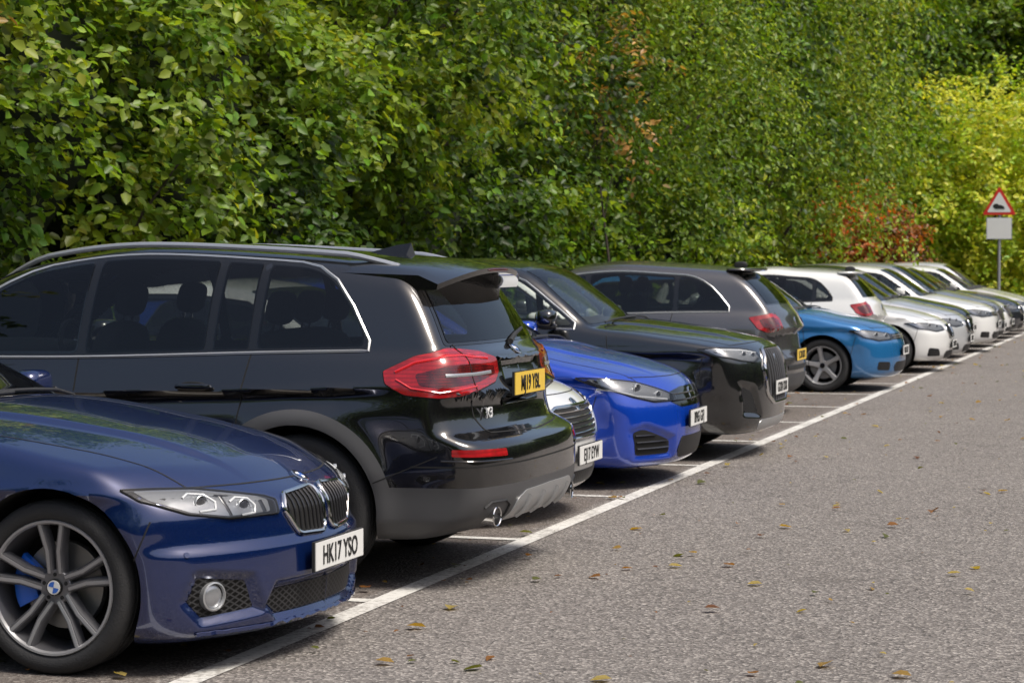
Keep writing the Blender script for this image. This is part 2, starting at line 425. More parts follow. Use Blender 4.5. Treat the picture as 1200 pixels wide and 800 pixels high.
    def patch(c,pts,d,off,mat,r=.02,res=.035,mirror=True,skirt=.012,holes=()):
        p2=c.to2(pts,d,r); hdir=d
        d,u,v=c.basis(d)
        q2=subdiv(p2,res); nb=len(q2); loops=[list(range(nb))]; edges=[]; hp=[]
        for (hpts,hr) in holes:
            h2=c.to2(hpts,hdir,hr); c.holes.append((hdir,h2,mirror)); h2s=subdiv(h2,res); o=len(q2); hp.append(h2s)
            q2+=h2s; m=len(h2s); edges+=[(o+i,o+(i+1)%m) for i in range(m)]
        A=np.array(q2[:nb])
        gx=np.arange(A[:,0].min()+res*.5,A[:,0].max(),res); gy=np.arange(A[:,1].min()+res*.5,A[:,1].max(),res)
        if len(gx) and len(gy):
            GX,GY=np.meshgrid(gx,gy); GX=GX.ravel(); GY=GY.ravel()
            kp=poly_sd(GX,GY,q2[:nb])<-.4*res
            for h in hp: kp&=poly_sd(GX,GY,h)>.3*res
            q2+=list(zip(GX[kp].tolist(),GY[kp].tolist()))
        res_=delaunay_2d_cdt([Vector(q) for q in q2],edges,loops,1,1e-6)
        ov,oe,of=res_[0],res_[1],res_[2]
        V=[];N=[]
        for q in ov:
            l,n=c.proj(u*q[0]+v*q[1],d); V.append(l+n*off); N.append(n)
        F=[tuple(f) for f in of]
        if hp and F:
            cx=np.array([sum(ov[i][0] for i in f)/len(f) for f in F]); cy=np.array([sum(ov[i][1] for i in f)/len(f) for f in F])
            kp=np.ones(len(F),bool)
            for h in hp: kp&=poly_sd(cx,cy,h)>0
            F=[f for f,k_ in zip(F,kp) if k_]
        cnt={}
        for f in F:
            for i in range(len(f)):
                e=(f[i],f[(i+1)%len(f)]); cnt[e]=1
        if F:
            f=F[0]; nn=(V[f[1]]-V[f[0]]).cross(V[f[2]]-V[f[0]])
            if nn.dot(d)<0:
                F=[f[::-1] for f in F]; cnt={(b,a):1 for (a,b) in cnt}
        sk={}
        nf=[]
        for (a,b) in cnt:
            if (b,a) in cnt: continue
            for w in(a,b):
                if w not in sk: sk[w]=len(V); V.append(V[w]-N[w]*(off+skirt))
            nf.append((b,a,sk[a],sk[b]))
        c.put(V,F+(nf if skirt>0 else []),mat,mirror)
    def line3(c,pts,d,res=.03,closed=False):
        P=[Vector(p) for p in pts]; out=[]
        n=len(P)
        for i in range(n if closed else n-1):
            a=P[i]; b=P[(i+1)%n]; k=max(1,int(math.ceil((b-a).length/res)))
            for j in range(k): out.append(c.proj(a+(b-a)*(j/k),d))
        if not closed: out.append(c.proj(P[-1],d))
        return out
    def ribbon(c,pts,d,w,off,mat='gap',mirror=True,h=0,closed=False,res=.03):
        q=c.line3(pts,d,res,closed); V=[];F=[];n=len(q)
        for i,(p,nn) in enumerate(q):
            a=q[i-1][0] if (i>0 or closed) else p; b=q[(i+1)%n][0] if (i<n-1 or closed) else p
            t=(b-a); 
            if t.length<1e-6: t=Vector((1,0,0))
            s=t.normalized().cross(nn).normalized()
            V+= [p+s*(w/2)+nn*(off-.004),p+s*(w/2)+nn*off,p+nn*(off+h),p-s*(w/2)+nn*off,p-s*(w/2)+nn*(off-.004)]
        for i in range(n if closed else n-1):
            a=i*5; b=((i+1)%n)*5
            for k in range(4): F.append((a+k,a+k+1,b+k+1,b+k))
        c.put(V,F,mat,mirror)
    def ptube(c,pts,d,rad,off,mat,mirror=True,closed=False,res=.03):
        q=c.line3(pts,d,res,closed); V,F=tube([p+n*off for p,n in q],rad,closed); c.put(V,F,mat,mirror)
    def disc(c,p,d,prof,mat,mirror=True,n=28,axis=None):
        l,nn=c.proj(p,d); 
        if axis: nn=Vector(axis).normalized()
        q=Vector((0,1,0)).rotation_difference(nn).to_matrix().to_4x4()
        V,F=lathe(prof,n,Matrix.Translation(l)@q); c.put(V,F,mat,mirror)
    def fp(c,y,z): return Vector((float(c.S.front(np.array(y),np.array(z),False)),y,z))
    def rp(c,y,z): return Vector((float(c.S.rear(np.array(y),np.array(z),False)),y,z))
    def sp(c,x,z): return Vector((x,float(c.S.side(np.array(x),np.array(z))),z))
    def P(c,t,front=True):
        if t[0]=='s': 
            x=c.S.xf-t[1] if front else c.S.xr+t[1]
            return c.sp(x,t[2])
        return c.fp(*t) if front else c.rp(*t)
# ------------------------------------------------------------ wheels
def beam(a,b,mid,w,h):
    P=[Vector(a),Vector(mid),Vector(b)]; V=[];F=[]
    for i,p in enumerate(P):
        t=(P[min(i+1,2)]-P[max(i-1,0)]).normalized(); s=t.cross(Vector((0,1,0))).normalized(); y=Vector((0,1,0))
        ww=w[i]/2; hh=h[i]
        V+=[p-s*ww-y*hh,p-s*ww*.95-y*.012,p-s*ww*.62,p+s*ww*.62,p+s*ww*.95-y*.012,p+s*ww-y*hh]
    for i in range(2):
        for k in range(5): F.append((i*6+k,i*6+k+1,(i+1)*6+k+1,(i+1)*6+k))
    return V,F
def make_wheel(parent,x,side,S,style='5d',rimm='rimsil',caliper=None,n=56):
    r=S.r; a=Acc(); hw=S.hw
    Y=hw-.127
    T=Matrix.Translation((x,Y*side,r)) @ (Matrix.Identity(4) if side>0 else Matrix.Rotation(math.pi,4,'Z'))
    q=.78 if caliper else .735
    tp=[(q*r-.005,.085),(q*r,.100),(q*r+.012,.108),(.86*r,.114),(.91*r,.112),(.955*r,.104),(.985*r,.090),(.997*r,.075)]
    gr=[]
    for yc_ in (.045,0,-.045): gr+=[(r,yc_+.028),(r,yc_+.006),(r-.008,yc_+.004),(r-.008,yc_-.004),(r,yc_-.006),(r,yc_-.028)]
    tp=tp+gr+[(rr,-y) for rr,y in tp[::-1]]
    V,F=lathe(tp,n,T); a.add(V,F,'rubber')
    rim=[(q*r,.098),(q*r-.004,.107),(q*r-.012,.106),(q*r-.018,.095),(q*r-.022,.060),(q*r-.027,.03),(q*r-.03,-.1),(q*r-.01,-.1)]
    V,F=lathe(rim[:4],n,T); a.add(V,F,'rimface')
    V,F=lathe(rim[3:],n,T); a.add(V,F,rimm)
    V,F=lathe([(q*r-.02,-.085),(.02,-.085)],n,T); a.add(V,F,'well')
    V,F=lathe([(.12*r,.0),(.50*r,.0),(.51*r,-.01),(.51*r,-.03)],n,T); a.add(V,F,'disc')
    def cyl(rr,y0,y1,mat,ctr=(0,0)):
        V,F=lathe([(rr*.97,y0),(rr,y0+.004 if y1>y0 else y0),(rr,y1-.004),(rr*.94,y1),(.0005,y1)],28,T@Matrix.Translation((ctr[0],0,ctr[1]))); a.add(V,F,mat)
    cyl(.20*r,.0,.070,rimm); cyl(.098*r,.06,.082,'gloss')
    if caliper:
        cyl(.085*r,.06,.0835,'white'); 
        for kq in (0,1):
            V=[T@Vector((0,.0845,0))]; k=8
            for i in range(k+1):
                an=kq*math.pi+math.pi/2*i/k+.2; V.append(T@Vector((.066*r*math.cos(an),.0845,.066*r*math.sin(an))))
            a.add(V,[(0,i+1,i+2) for i in range(k)],'badge',False)
        for i in range(5):
            an=2*math.pi*i/5+.3; cyl(.024*r,.05,.0715,'well',(.145*r*math.cos(an),.145*r*math.sin(an)))
        Vc=[];Fc=[]; k=10
        for i in range(k+1):
            an=(math.radians(142)+math.radians(66)*i/k)
            if side<0: an=math.pi-an
            for rr,y in ((.30*r,.012),(.30*r,.036),(.36*r,.042),(.54*r,.042),(.58*r,.034),(.58*r,.005)): Vc.append(T@Vector((rr*math.cos(an),y,rr*math.sin(an))))
        for i in range(k):
            for j in range(5): Fc.append((i*6+j,i*6+j+1,(i+1)*6+j+1,(i+1)*6+j))
        Fc.append(tuple(range(6))); Fc.append(tuple(k*6+j for j in range(6)))
        a.add(Vc,Fc,caliper)
    def pt(rr,an,y): return (rr*r*math.cos(an),y,rr*r*math.sin(an))
    offs=random.random()*1.2 if not caliper else .30
    ro=q-.035
    if style=='5d':
        for i in range(5):
            a0=2*math.pi*i/5+offs
            for s in(-1,1):
                V,F=beam(pt(.14,a0+s*.44,.070),pt(ro,a0+s*.19,.098),pt(.42,a0+s*.17,.084),(.036,.036,.038),(.045,.045,.04))
                a.add([T@Vector(v) for v in V],F,rimm)
                V,F=beam(pt(.17,a0+s*.42,.0725),pt(ro-.01,a0+s*.19,.1005),pt(.42,a0+s*.17,.0865),(.018,.020,.020),(.004,.004,.004))
                a.add([T@Vector(v) for v in V],F,'rimface')
    else:
        ns={'5':5,'10':10,'7':7}[style]
        for i in range(ns):
            a0=2*math.pi*i/ns+offs
            w=.065 if ns==5 else .034
            V,F=beam(pt(.12,a0,.070),pt(ro,a0,.098),pt(.42,a0,.084),(w*1.1,w*.8,w*1.1),(.045,.045,.04))
            a.add([T@Vector(v) for v in V],F,rimm)
    a.build('wheel',parent,40)
# ------------------------------------------------------------ car details
def text(parent,s,loc,rear,size,mat,sx=.8,ext=.0015,off=0):
    cu=bpy.data.curves.new('plate_text','FONT'); cu.body=s; cu.size=size; cu.align_x='CENTER'; cu.align_y='CENTER'; cu.extrude=ext; cu.offset=off
    cu.materials.append(M[mat]); o=bpy.data.objects.new('lettering',cu); COL.objects.link(o); o.parent=parent
    if rear: R=Matrix(((0,0,-1,loc[0]),(-1,0,0,loc[1]),(0,1,0,loc[2]),(0,0,0,1)))
    else: R=Matrix(((0,0,1,loc[0]),(1,0,0,loc[1]),(0,1,0,loc[2]),(0,0,0,1)))
    o.matrix_local=R@Matrix.Diagonal((sx,1,1,1))
def plate(c,z,s,rear=False,yel=False,off=.012):
    S=c.S; sg=-1 if rear else 1
    x=(c.rp(0,z) if rear else c.fp(0,z)).x
    l,n=c.proj((x,0,z),(sg,0,0)); x=l.x+sg*off
    V,F=box((x,0,z),(.006,.265,.060)); c.put(V,F,'black',False,False)
    V,F=box((x+sg*.006,0,z),(.004,.26,.0555)); c.put(V,F,'yellow' if yel else 'white',False,False)
    text(c.e,s,(x+sg*.0115,0,z-.004),rear,.108,'ink',.78,off=.001)
def windows(c,pill,dp=.17,chrome=False,belt_lift=.015,top=.085,gls=('glass','glass','glass','glass','glass')):
    S=c.S
    zz=np.linspace(S.hz1-.3,S.H+.05,60); wsx=S.WS(zz); rsx=S.RS(zz)
    def topz(x):
        zr=float(S.roof(np.array(x)))-top-S.rcr*(.62**2.2)*.55
        za=float(np.interp(x+.13,wsx[::-1],zz[::-1]))-.055
        zc=float(np.interp(x-dp,rsx,zz))-.02
        a=min(zr,za)
        h=max(.12-abs(a-zc),0)/.12
        return min(a,zc)-h*h*.03
    def botz(x): return float(S.beltz(np.array(x)))+belt_lift
    xs=np.linspace(S.xf,S.xr,400); ok=[x for x in xs if topz(x)-botz(x)>.035]
    x0,x1=max(ok),min(ok)
    x0=min(x0,S.xf-S.cowl+.1)
    def poly(xa,xb,m,n=14):
        pts=[]
        for i in range(n+1):
            x=xa+(xb-xa)*i/n; pts.append(Vector((x,.7,min(botz(x)+m,topz(x)))))
        for i in range(n+1):
            x=xb+(xa-xb)*i/n; z=max(topz(x)-m,botz(x)+m+.002); pts.append(Vector((x,.7,z)))
        return pts
    d=(0,1,0)
    full=poly(x0,x1,0,24)
    ps=[x0-.015]+list(pill)+[x1+.015]; pieces=[];holes=[]
    for i in range(len(ps)-1):
        g=.022
        xa=ps[i]-(g if i else .01); xb=ps[i+1]+(g if i<len(ps)-2 else .01)
        if xa-xb<.08: continue
        pieces.append((poly(xa,xb,.016),gls[min(i,len(gls)-1)])); holes.append((poly(xa-.008,xb+.008,.024),.03))
    c.patch(full,d,.002,'gloss',r=.01,res=.05,holes=holes)
    for p,gm in pieces: c.patch(p,d,.0045,gm,r=.03,res=.05,skirt=0)
    if chrome: c.ribbon(poly(x0+.005,x1-.005,-.006,24),d,.016,.004,chrome,closed=True,h=.005,res=.05)
    else: c.ribbon(poly(x0,x1,-.004,24),d,.012,.003,'black',closed=True,h=.003,res=.05)
    c.dlo=(x0,x1,botz,topz)
    def scr(fn,z0,z1,m,front):
        pl=[];pr=[]
        for z in np.linspace(z0,z1,8):
            x=float(fn(np.array(z))); y=float(S.cabw(np.array(x),np.array(z)))-m
            xx=x-(.22*y**2.2 if front else -.16*y**2.4); pl.append(Vector((xx,y,z))); pr.append(Vector((xx,-y,z)))
        return pl,pr
    dw=Vector((S.ws_s,0,math.sqrt(1-S.ws_s**2)))
    def arc(a,b,fn,z,front):
        out=[]
        for t in np.linspace(0,1,9)[1:-1]:
            y=a.y+(b.y-a.y)*t; x=float(fn(np.array(z)))-(.22*abs(y)**2.2 if front else -.16*abs(y)**2.4); out.append(Vector((x,y,z+.02*(1-(y/a.y)**2)*(0 if not front else 1))))
        return out
    def outl(fn,z0,z1,m,front):
        pl,pr=scr(fn,z0,z1,m,front)
        return pl+arc(pl[-1],pr[-1],fn,pl[-1].z,front)+pr[::-1]+arc(pr[0],pl[0],fn,pl[0].z,front)
    zt_=S.H-S.rfz
    c.patch(outl(S.WS,S.hz1-.045,zt_-.02,.045,True),dw,.002,'gloss',r=.03,res=.06,mirror=False,holes=[(outl(S.WS,S.hz1-.018,zt_-.052,.085,True),.03)])
    c.patch(outl(S.WS,S.hz1-.03,zt_-.04,.072,True),dw,.0045,'wglass',r=.03,res=.06,mirror=False,skirt=0)
    s=max(S.rs_s,.3); dr=Vector((-s,0,math.sqrt(1-s*s)))
    c.patch(outl(S.RS,S.rgbz+.035,S.rendz-.045,.07,False),dr,.002,'gloss',r=.03,res=.06,mirror=False,holes=[(outl(S.RS,S.rgbz+.062,S.rendz-.072,.115,False),.03)])
    c.patch(outl(S.RS,S.rgbz+.05,S.rendz-.06,.10,False),dr,.0045,gls[-1],r=.03,res=.06,mirror=False,skirt=0)
    for y0,y1 in ((.55,-.05),(-.02,-.6)):
        a=c.proj((S.xf-S.cowl+.03,y0,S.hz1),dw); b=c.proj((S.xf-S.cowl-.03,y1,S.hz1+.03),dw)
        pts=[a[0].lerp(b[0],t) for t in (0,.25,.5,.75,1)]; pts=[c.proj(p,dw)[0]+dw*.022 for p in pts]
        V,F=tube(pts,.008); c.put(V,F,'black',False)
def mirrors(c,x=None,z=None,mat=None):
    S=c.S; x=x if x else S.xf-S.cowl-.42; z=z or S.belt+.09
    V,F=superell((x,S.hw+.105,z),(.075,.115,.072),.62); c.put(V,F,mat or c.paint)
    V,F=superell((x-.052,S.hw+.105,z),(.03,.10,.058),.6); c.put(V,F,'chrome')
    V,F=superell((x-.01,S.hw+.10,z-.055),(.07,.105,.03),.7); c.put(V,F,'black')
    V,F=tube([(x+.01,S.hw-.08,z-.07),(x,S.hw+.03,z-.045)],.026); c.put(V,F,'black')
def bodylines(c,doors,handles,hood=True):
    S=c.S; d=(0,1,0); x0,x1,botz,topz=c.dlo; zb=S.zb+.07
    for (xb,xt) in doors:
        zt=botz(xt)
        c.ribbon([(xb,.8,zb+.03),(xb,.8,zb+.2),((xb+xt)/2,.8,(zt+zb)/2),(xt,.8,zt)],d,.007,.0012)
    xa=doors[0][0]; xe=doors[-1][0]
    c.ribbon([(xa,.8,zb+.03),(xe,.8,zb+.03)],d,.008,.0012)
    c.ribbon([(xa,.8,zb-.02),(xe,.8,zb-.02)],d,.02,.006,'black',h=.004)
    for (x,z) in handles:
        l,n=c.proj((x,.9,z),d); V,F=superell((l.x,l.y+.022,l.z),(.10,.014,.017),.6,16,8); c.put(V,F,c.paint)
        V,F=superell((l.x+.01,l.y+.002,l.z-.002),(.075,.006,.026),.8,16,8); c.put(V,F,'gap')
    if hood:
        up=(0,.35,1); pts=[]
        for t in np.linspace(0,1,10):
            x=S.xf-S.cowl+.02+(S.cowl-.30)*t; y=S.hw-.13-.06*t-.03*t*t
            pts.append((x,y,float(S.tc(np.array(x)))))
        c.ribbon(pts,up,.007,.0012)
        pts=[]
        for y in np.linspace(S.hw-.22,-(S.hw-.22),17):
            x=S.xf-.16-S.fc*(abs(y)/S.hw)**S.fp*1.0; pts.append((x,y,S.hz0))
        c.ribbon(pts,(.25,0,1),.008,.0012,mirror=False)
    c.ribbon([c.sp(S.wx[0]+S.r+.02,S.r+.12),c.sp(S.wx[0]+S.r+.08,S.hz0-.10)],(.3,1,0),.006,.0012)
    c.ribbon([c.sp(S.wx[1]-S.r-.03,S.r+.15),c.sp(S.xr+.30,S.r+.28)],(-.3,1,0),.006,.0012)
def c_rnd(c,P,d,r):
    dd,u,v=c.basis(d); q=rnd([(p.dot(u),p.dot(v)) for p in P],r,3)
    return [u*a[0]+v*a[1] for a in q]
def lamp(c,pts,d,front=True,bulbs=(),drl=None,edge=True,r=.02):
    P=[c.P(t,front) for t in pts]
    if front:
        c.patch(P,d,.0015,'lampdk',r=r,res=.025)
        ctr=sum(P,Vector())/len(P)
        c.patch([ctr+(p-ctr)*.86 for p in P],d,.0025,'lampin',r=r,res=.025,skirt=.002)
        for (t,rad) in bulbs:
            p=c.P(t,True); ax=(1,.45,0)
            c.disc(p,d,[(rad*1.12,-.01),(rad*1.12,.002),(rad*1.02,.004),(rad*.90,-.002)],'satin',axis=ax)
            c.disc(p,d,[(rad*.95,-.006),(rad*.8,.001),(rad*.5,.004),(.0005,.0055)],'lampdk',axis=ax)
        if drl: c.ribbon([c.P(t,True) for t in drl],d,.011,.004,'lampwh',h=.003)
        c.patch(P,d,.0125,'cover',r=r,res=.03,skirt=0)
        if edge: c.ribbon(c_rnd(c,P,d,r),d,.007,.0035,'gap',closed=True,h=.003)
    else:
        c.patch(P,d,.006,'red',r=r,res=.025)
        ctr=sum(P,Vector())/len(P)
        c.patch([ctr+(p-ctr)*.62+Vector((0,0,-.005)) for p in P],d,.0085,'redd',r=r,res=.025,skirt=.003)
        c.ribbon(c_rnd(c,P,d,r),d,.009,.002,'gap',closed=True,h=.002)
def grille(c,pts,mat='gloss',ring=None,rr=.01,bars=None,barmat='chrome',mirror=False,d=(1,0,0),off=.003,r=.03,bh=.008,bw=.007):
    P=[c.P(t,True) for t in pts]; d=(1,0,0)
    c.patch(P,d,off,mat,r=r,res=.025,mirror=mirror)
    if ring: c.ptube(c_rnd(c,P,d,r),d,rr,.006,ring,mirror=mirror,closed=True,res=.02)
    if bars:
        ys=[t[0] for t in pts]; zs=[t[1] for t in pts]; kind,n=bars
        if kind=='h':
            for z in np.linspace(min(zs),max(zs),n+2)[1:-1]:
                yy=np.linspace(min(ys),max(ys),60); s=poly_sd(yy,np.full(60,z),pts); ok=yy[s<-.008]
                if len(ok)>2: c.ribbon([c.fp(float(y),z) for y in (ok[0],ok[len(ok)//2],ok[-1])],d,.012,off+.005,barmat,mirror=mirror,h=.007)
        else:
            for y in np.linspace(min(ys),max(ys),n+2)[1:-1]:
                zz=np.linspace(min(zs),max(zs),60); s=poly_sd(np.full(60,y),zz,pts); ok=zz[s<-.006]
                if len(ok)>2: c.ribbon([c.fp(y,float(ok[0])),c.fp(y,float(ok[-1]))],d,bw,off+.006,barmat,mirror=mirror,h=bh)
def sym(half):
    return half+[(-y,z) for y,z in half[::-1]]
def wheels4(c,style='5d',rimm='rimsil',cal=None):
    for wx in c.S.wx:
        for s in(1,-1): make_wheel(c.e,wx,s,c.S,style,rimm,cal)
def emblem(c,z,r=.04,rear=False,bl=False,x=None):
    d=(-1,0,.15) if rear else (1,0,.35)
    p=c.rp(0,z) if rear else c.fp(0,z)
    if x is not None: p=Vector((x,0,z)); d=(.25,0,1)
    c.disc(p,d,[(r,0),(r,.006),(r*.85,.008)],'chrome',False)
    c.disc(p,d,[(r*.86,.0065),(.0005,.0075)],'gloss' if not bl else 'lampdk',False)
    if bl:
        c.disc(p,d,[(r*.55,.0078),(.0005,.0085)],'white',False)
        l,nn=c.proj(p,d); q=Matrix.Translation(l)@Vector((0,1,0)).rotation_difference(nn).to_matrix().to_4x4()
        for kk in(0,1):
            V=[q@Vector((0,.009,0))]+[q@Vector((r*.54*math.cos(kk*math.pi+i*math.pi/16),.009,r*.54*math.sin(kk*math.pi+i*math.pi/16))) for i in range(9)]
            c.put(V,[(0,i+1,i+2) for i in range(8)],'badge',False,False)
    else:
        c.disc(p,d,[(r*.25,.0078),(.0005,.0085)],'chrome',False)
def YC(k): return 8.415+2.37*k

# ---- dark blue coupe
def blue_coupe():
    low=[(-.01,.18),(.40,.18),(.465,.24),(.42,.32),(-.01,.32)]
    sidei=[(.49,.225),(.74,.205),(.805,.29),(.765,.395),(.55,.365)]
    S=spec(L=4.64,hw=.912,H=1.38,ohf=.80,wb=2.81,r=.335,zb=.125,hz0=.70,hz1=.985,cowl=1.50,wst=2.3,rend=1.15,rendz=1.29,rgb=.42,rgbz=1.0,belt=.90,beltr=.96,
      trunk=1.03,sct=.36,scb=.09,fc=.36,fp=2.3,rcr=.14,hoodbulge=.018,crease=.016,flare=.022,zs=.36,kf=.06,kb=.04,
      F=[(.125,2.24),(.17,2.30),(.26,2.315),(.36,2.32),(.46,2.315),(.50,2.29),(.60,2.275),(.66,2.24),(.72,2.15),(.9,1.95)],
      recF=[(low,.035,.035),(sidei,.032,.035)],crz=C([(-2.3,.80),(0,.74),(1.2,.71),(2.0,.69)]))
    pt=paint('paint_dark_blue',(.003,.015,.085),.42,.20)
    c=Car(S,pt,.25,YC(0)-.02,True,.0115)
    windows(c,[.0-.05,-.85],chrome='gloss')
    mirrors(c,x=S.xf-S.cowl-.45)
    bodylines(c,[(1.02,.95),(-.32,-.45)],[(-.12,.76)])
    wheels4(c,'5d','rimdark','blue_c')
    d=(.72,.69,.12)
    hl=[('s',.50,.718),('s',.36,.728),(.66,.708),(.40,.660),(.352,.642),(.365,.590),(.60,.590),(.76,.618),('s',.42,.678)]
    lamp(c,hl,d,bulbs=[((.69,.655),.028),((.53,.630),.028)],r=.010)
    for (yy,zz) in ((.69,.655),(.53,.63)):
        hx_=[c.fp(yy+.052*a_,zz+.034*b_) for a_,b_ in ((1,.6),(.3,1),(-.7,.8),(-1,0),(-.7,-.8),(.5,-.9))]
        c.ribbon(hx_,d,.008,.006,'lampwh',h=.002)
    c.ribbon([c.fp(.60,.672),c.fp(.60,.60)],d,.014,.004,'lampdk',h=.002)
    c.ribbon([c.fp(.44,.645),c.fp(.44,.602)],d,.020,.004,'lampdk',h=.002)
    kid=[(.028,.51),(.06,.487),(.25,.497),(.335,.60),(.29,.655),(.05,.668),(.025,.65)]
    grille(c,kid,'gap','chrome',.010,('v',8),'lampdk',mirror=True,off=.003,r=.02,bh=.004,bw=.007)
    grille(c,sym([(.385,.20),(.443,.243),(.40,.30)]),'mesh',off=.002,r=.01)
    grille(c,[(.515,.24),(.73,.225),(.785,.29),(.75,.378),(.56,.35)],'mesh',mirror=True,off=.002,r=.01)
    c.disc(c.fp(.69,.302),(1,0,0),[(.056,-.01),(.056,.016),(.050,.018),(.046,.004)],'satin',axis=(.9,.42,0))
    c.disc(c.fp(.69,.302),(1,0,0),[(.047,.003),(.04,.009),(.02,.012),(.0005,.013)],'lampin',axis=(.9,.42,0))
    c.ribbon([c.fp(y,.165) for y in (.0,.3,.6,.76)],(1,.2,0),.02,.006,pt,h=.008)
    plate(c,.405,'HK17 YSO',off=.02)
    emblem(c,.70,.041,bl=True,x=2.17)
    c.disc(c.fp(.80,.47),(.8,.6,0),[(.012,0),(.011,.004),(.0005,.004)],pt)
    rl=[('s',.45,.86),('s',.2,.93),(.70,.93),(.50,.92),(.52,.80),(.75,.80),('s',.3,.80)]
    lamp(c,rl,(-.75,.66,0),False)
    plate(c,.55,'HK17 YSO',True,True)
    c.finish()
# ---- black suv, tail out
def black_suv():
    xr=-2.38
    pr=[(-.01,.885),(.27,.885),(.29,1.0),(.285,1.075),(-.01,1.075)]
    S=spec(L=4.76,hw=.95,H=1.675,ohf=.89,wb=2.86,r=.37,zb=.24,hz0=.92,hz1=1.12,cowl=1.27,wst=2.07,rend=.55,rendz=1.575,rgb=.23,rgbz=1.13,belt=1.07,beltr=1.13,
      sct=.31,scb=.07,fc=.25,fp=2.6,rc=.165,rp=3.0,rcr=.13,flare=.022,zs=.55,crease=.022,crz=C([(-2.3,1.0),(-1.4,.96),(0,.92),(2.0,.88)]),rfz=.10,roofx=-.45,kb=.045,
      R=[(.24,xr+.30),(.30,xr+.13),(.36,xr+.04),(.46,xr+.005),(.60,xr),(.69,xr+.015),(.77,xr+.14),(.88,xr+.165),(1.0,xr+.165),(1.1,xr+.165),(1.2,xr+.21)],
      recR=[(pr,.025,.035)])
    pt=paint('paint_black',(.0045,.0045,.005),.2,.20,clad=(.38,.50,1.75,[(S.wx[0],.37),(S.wx[1],.37)],.495),cladcol=(.062,.062,.065))
    c=Car(S,pt,.47,YC(1)+.03,False,.0125,0)
    windows(c,[-.19,-.88,-1.11],dp=.40,chrome='satin',belt_lift=.03,top=.045,gls=('glass','glassd','glassd','glassd','glassd'))
    mirrors(c)
    bodylines(c,[(1.0,.9),(-.18,-.18),(-1.00,-1.11)],[(.0,.945),(-.84,.965)])
    wheels4(c,'5','rimdark')
    d=(-.72,.69,0)
    tl=[('s',.58,1.05),('s',.44,1.12),('s',.27,1.155),(.74,1.155),(.52,1.135),(.375,1.10),(.36,1.03),(.42,.985),(.60,.955),('s',.28,.925),('s',.46,.94),('s',.56,.99)]
    P=[c.P(t,False) for t in tl]
    c.patch(P,d,.006,'red',r=.012,res=.02)
    c.patch([c.P(t,False) for t in [('s',.42,1.035),('s',.27,1.075),(.62,1.08),(.42,1.065),(.41,1.025),(.60,.99),('s',.28,.97),('s',.39,.985)]],d,.0075,'redd',r=.012,res=.02,skirt=.002)
    c.ribbon([c.P(t,False) for t in [('s',.52,1.045),('s',.43,1.09),('s',.27,1.12),(.70,1.12),(.48,1.10)]],d,.014,.008,'redl',h=.003)
    c.ribbon([c.P(t,False) for t in [('s',.51,1.01),('s',.43,.97),('s',.28,.95),(.62,.972)]],d,.010,.008,'redl',h=.003)
    c.ribbon([c.P(t,False) for t in [('s',.26,1.03),(.62,1.03),(.46,1.035)]],d,.016,.009,'satin',h=.002)
    c.ribbon(c_rnd(c,P,d,.012),d,.010,.003,'gap',closed=True,h=.002,res=.02)
    c.ribbon([c.rp(.66,1.17),c.rp(.655,.95)],(-1,0,0),.006,.009)
    c.ribbon([c.rp(.645,.94),c.rp(.63,.82),c.rp(.56,.745),c.rp(0,.73)],(-1,0,0),.009,.0012)
    c.ribbon([c.rp(y,.875) for y in(.0,.2,.30)],(-1,0,0),.03,.004,'gloss',h=.004)
    c.ribbon([c.rp(y,.60) for y in (.0,.5,.8)]+[c.sp(-1.95,.60)],(-.8,.6,0),.008,.0012)
    c.ribbon([c.rp(y,1.095) for y in(-.34,0,.34)],(-1,0,0),.026,.004,pt,mirror=False,h=.012)
    c.patch([c.rp(.60,.64),c.rp(.60,.675),c.sp(-2.15,.685),c.sp(-2.15,.65)],d,.004,'red',r=.008,res=.02)
    c.ribbon([c.rp(.56,.62),c.sp(-2.1,.63)],d,.01,.004,'gloss',h=.003)
    c.patch([c.rp(.50,.31),c.rp(.47,.42),c.rp(.38,.455),c.rp(0,.46),c.rp(-.38,.455),c.rp(-.47,.42),c.rp(-.50,.31)],(-1,0,0),.006,'satin',r=.02,res=.04,mirror=False)
    for y in (.12,.34):
        c.ribbon([c.rp(y,.325),c.rp(y,.43)],(-1,0,0),.012,.009,'satin',h=.012)
    l,_=c.proj((xr,.66,.365),(-1,0,0))
    ex=Matrix.Translation((l.x+.005,.66,.35))@Vector((0,1,0)).rotation_difference(Vector((-1,.12,-.03)).normalized()).to_matrix().to_4x4()
    V,F=lathe([(.045,-.05),(.048,.01),(.050,.02),(.046,.024),(.042,.02),(.040,-.05)],32,ex); c.put(V,F,'chrome'); V,F=lathe([(.041,-.02),(.0005,-.02)],32,ex); c.put(V,F,'gap')
    c.ribbon([c.rp(.55,.31),c.rp(.55,.40),c.rp(.60,.425),c.rp(.73,.425),c.rp(.77,.40)],(-1,0,0),.010,.004,'black',h=.005)
    plate(c,.965,'MJ19 YBL',True,True,off=.012)
    emblem(c,1.135,.043,True,True)
    l,_=c.proj((xr,.44,.84),(-1,0,0)); text(c.e,'X3',(l.x-.008,.50,.835),True,.075,'lampwh',1.15,.004)
    V=[];F=[]; ys=np.linspace(-.66,.66,25)
    for y in ys:
        a,n=c.proj((xr+.96,y,1.62),(0,0,1)); e=abs(y)/.66; b1=c.proj((xr+.73,y,1.6),(0,0,1))[0].z; dr=.05*e*e+.03*e**3
        V+=[Vector((a.x,y,a.z-.004)),Vector((xr+.73,y,b1+.010)),Vector((xr+.48,y,1.588-dr)),Vector((xr+.28+.10*e**3,y,1.545-dr)),Vector((xr+.285+.10*e**3,y,1.518-dr)),Vector((xr+.56,y,1.51-dr))]
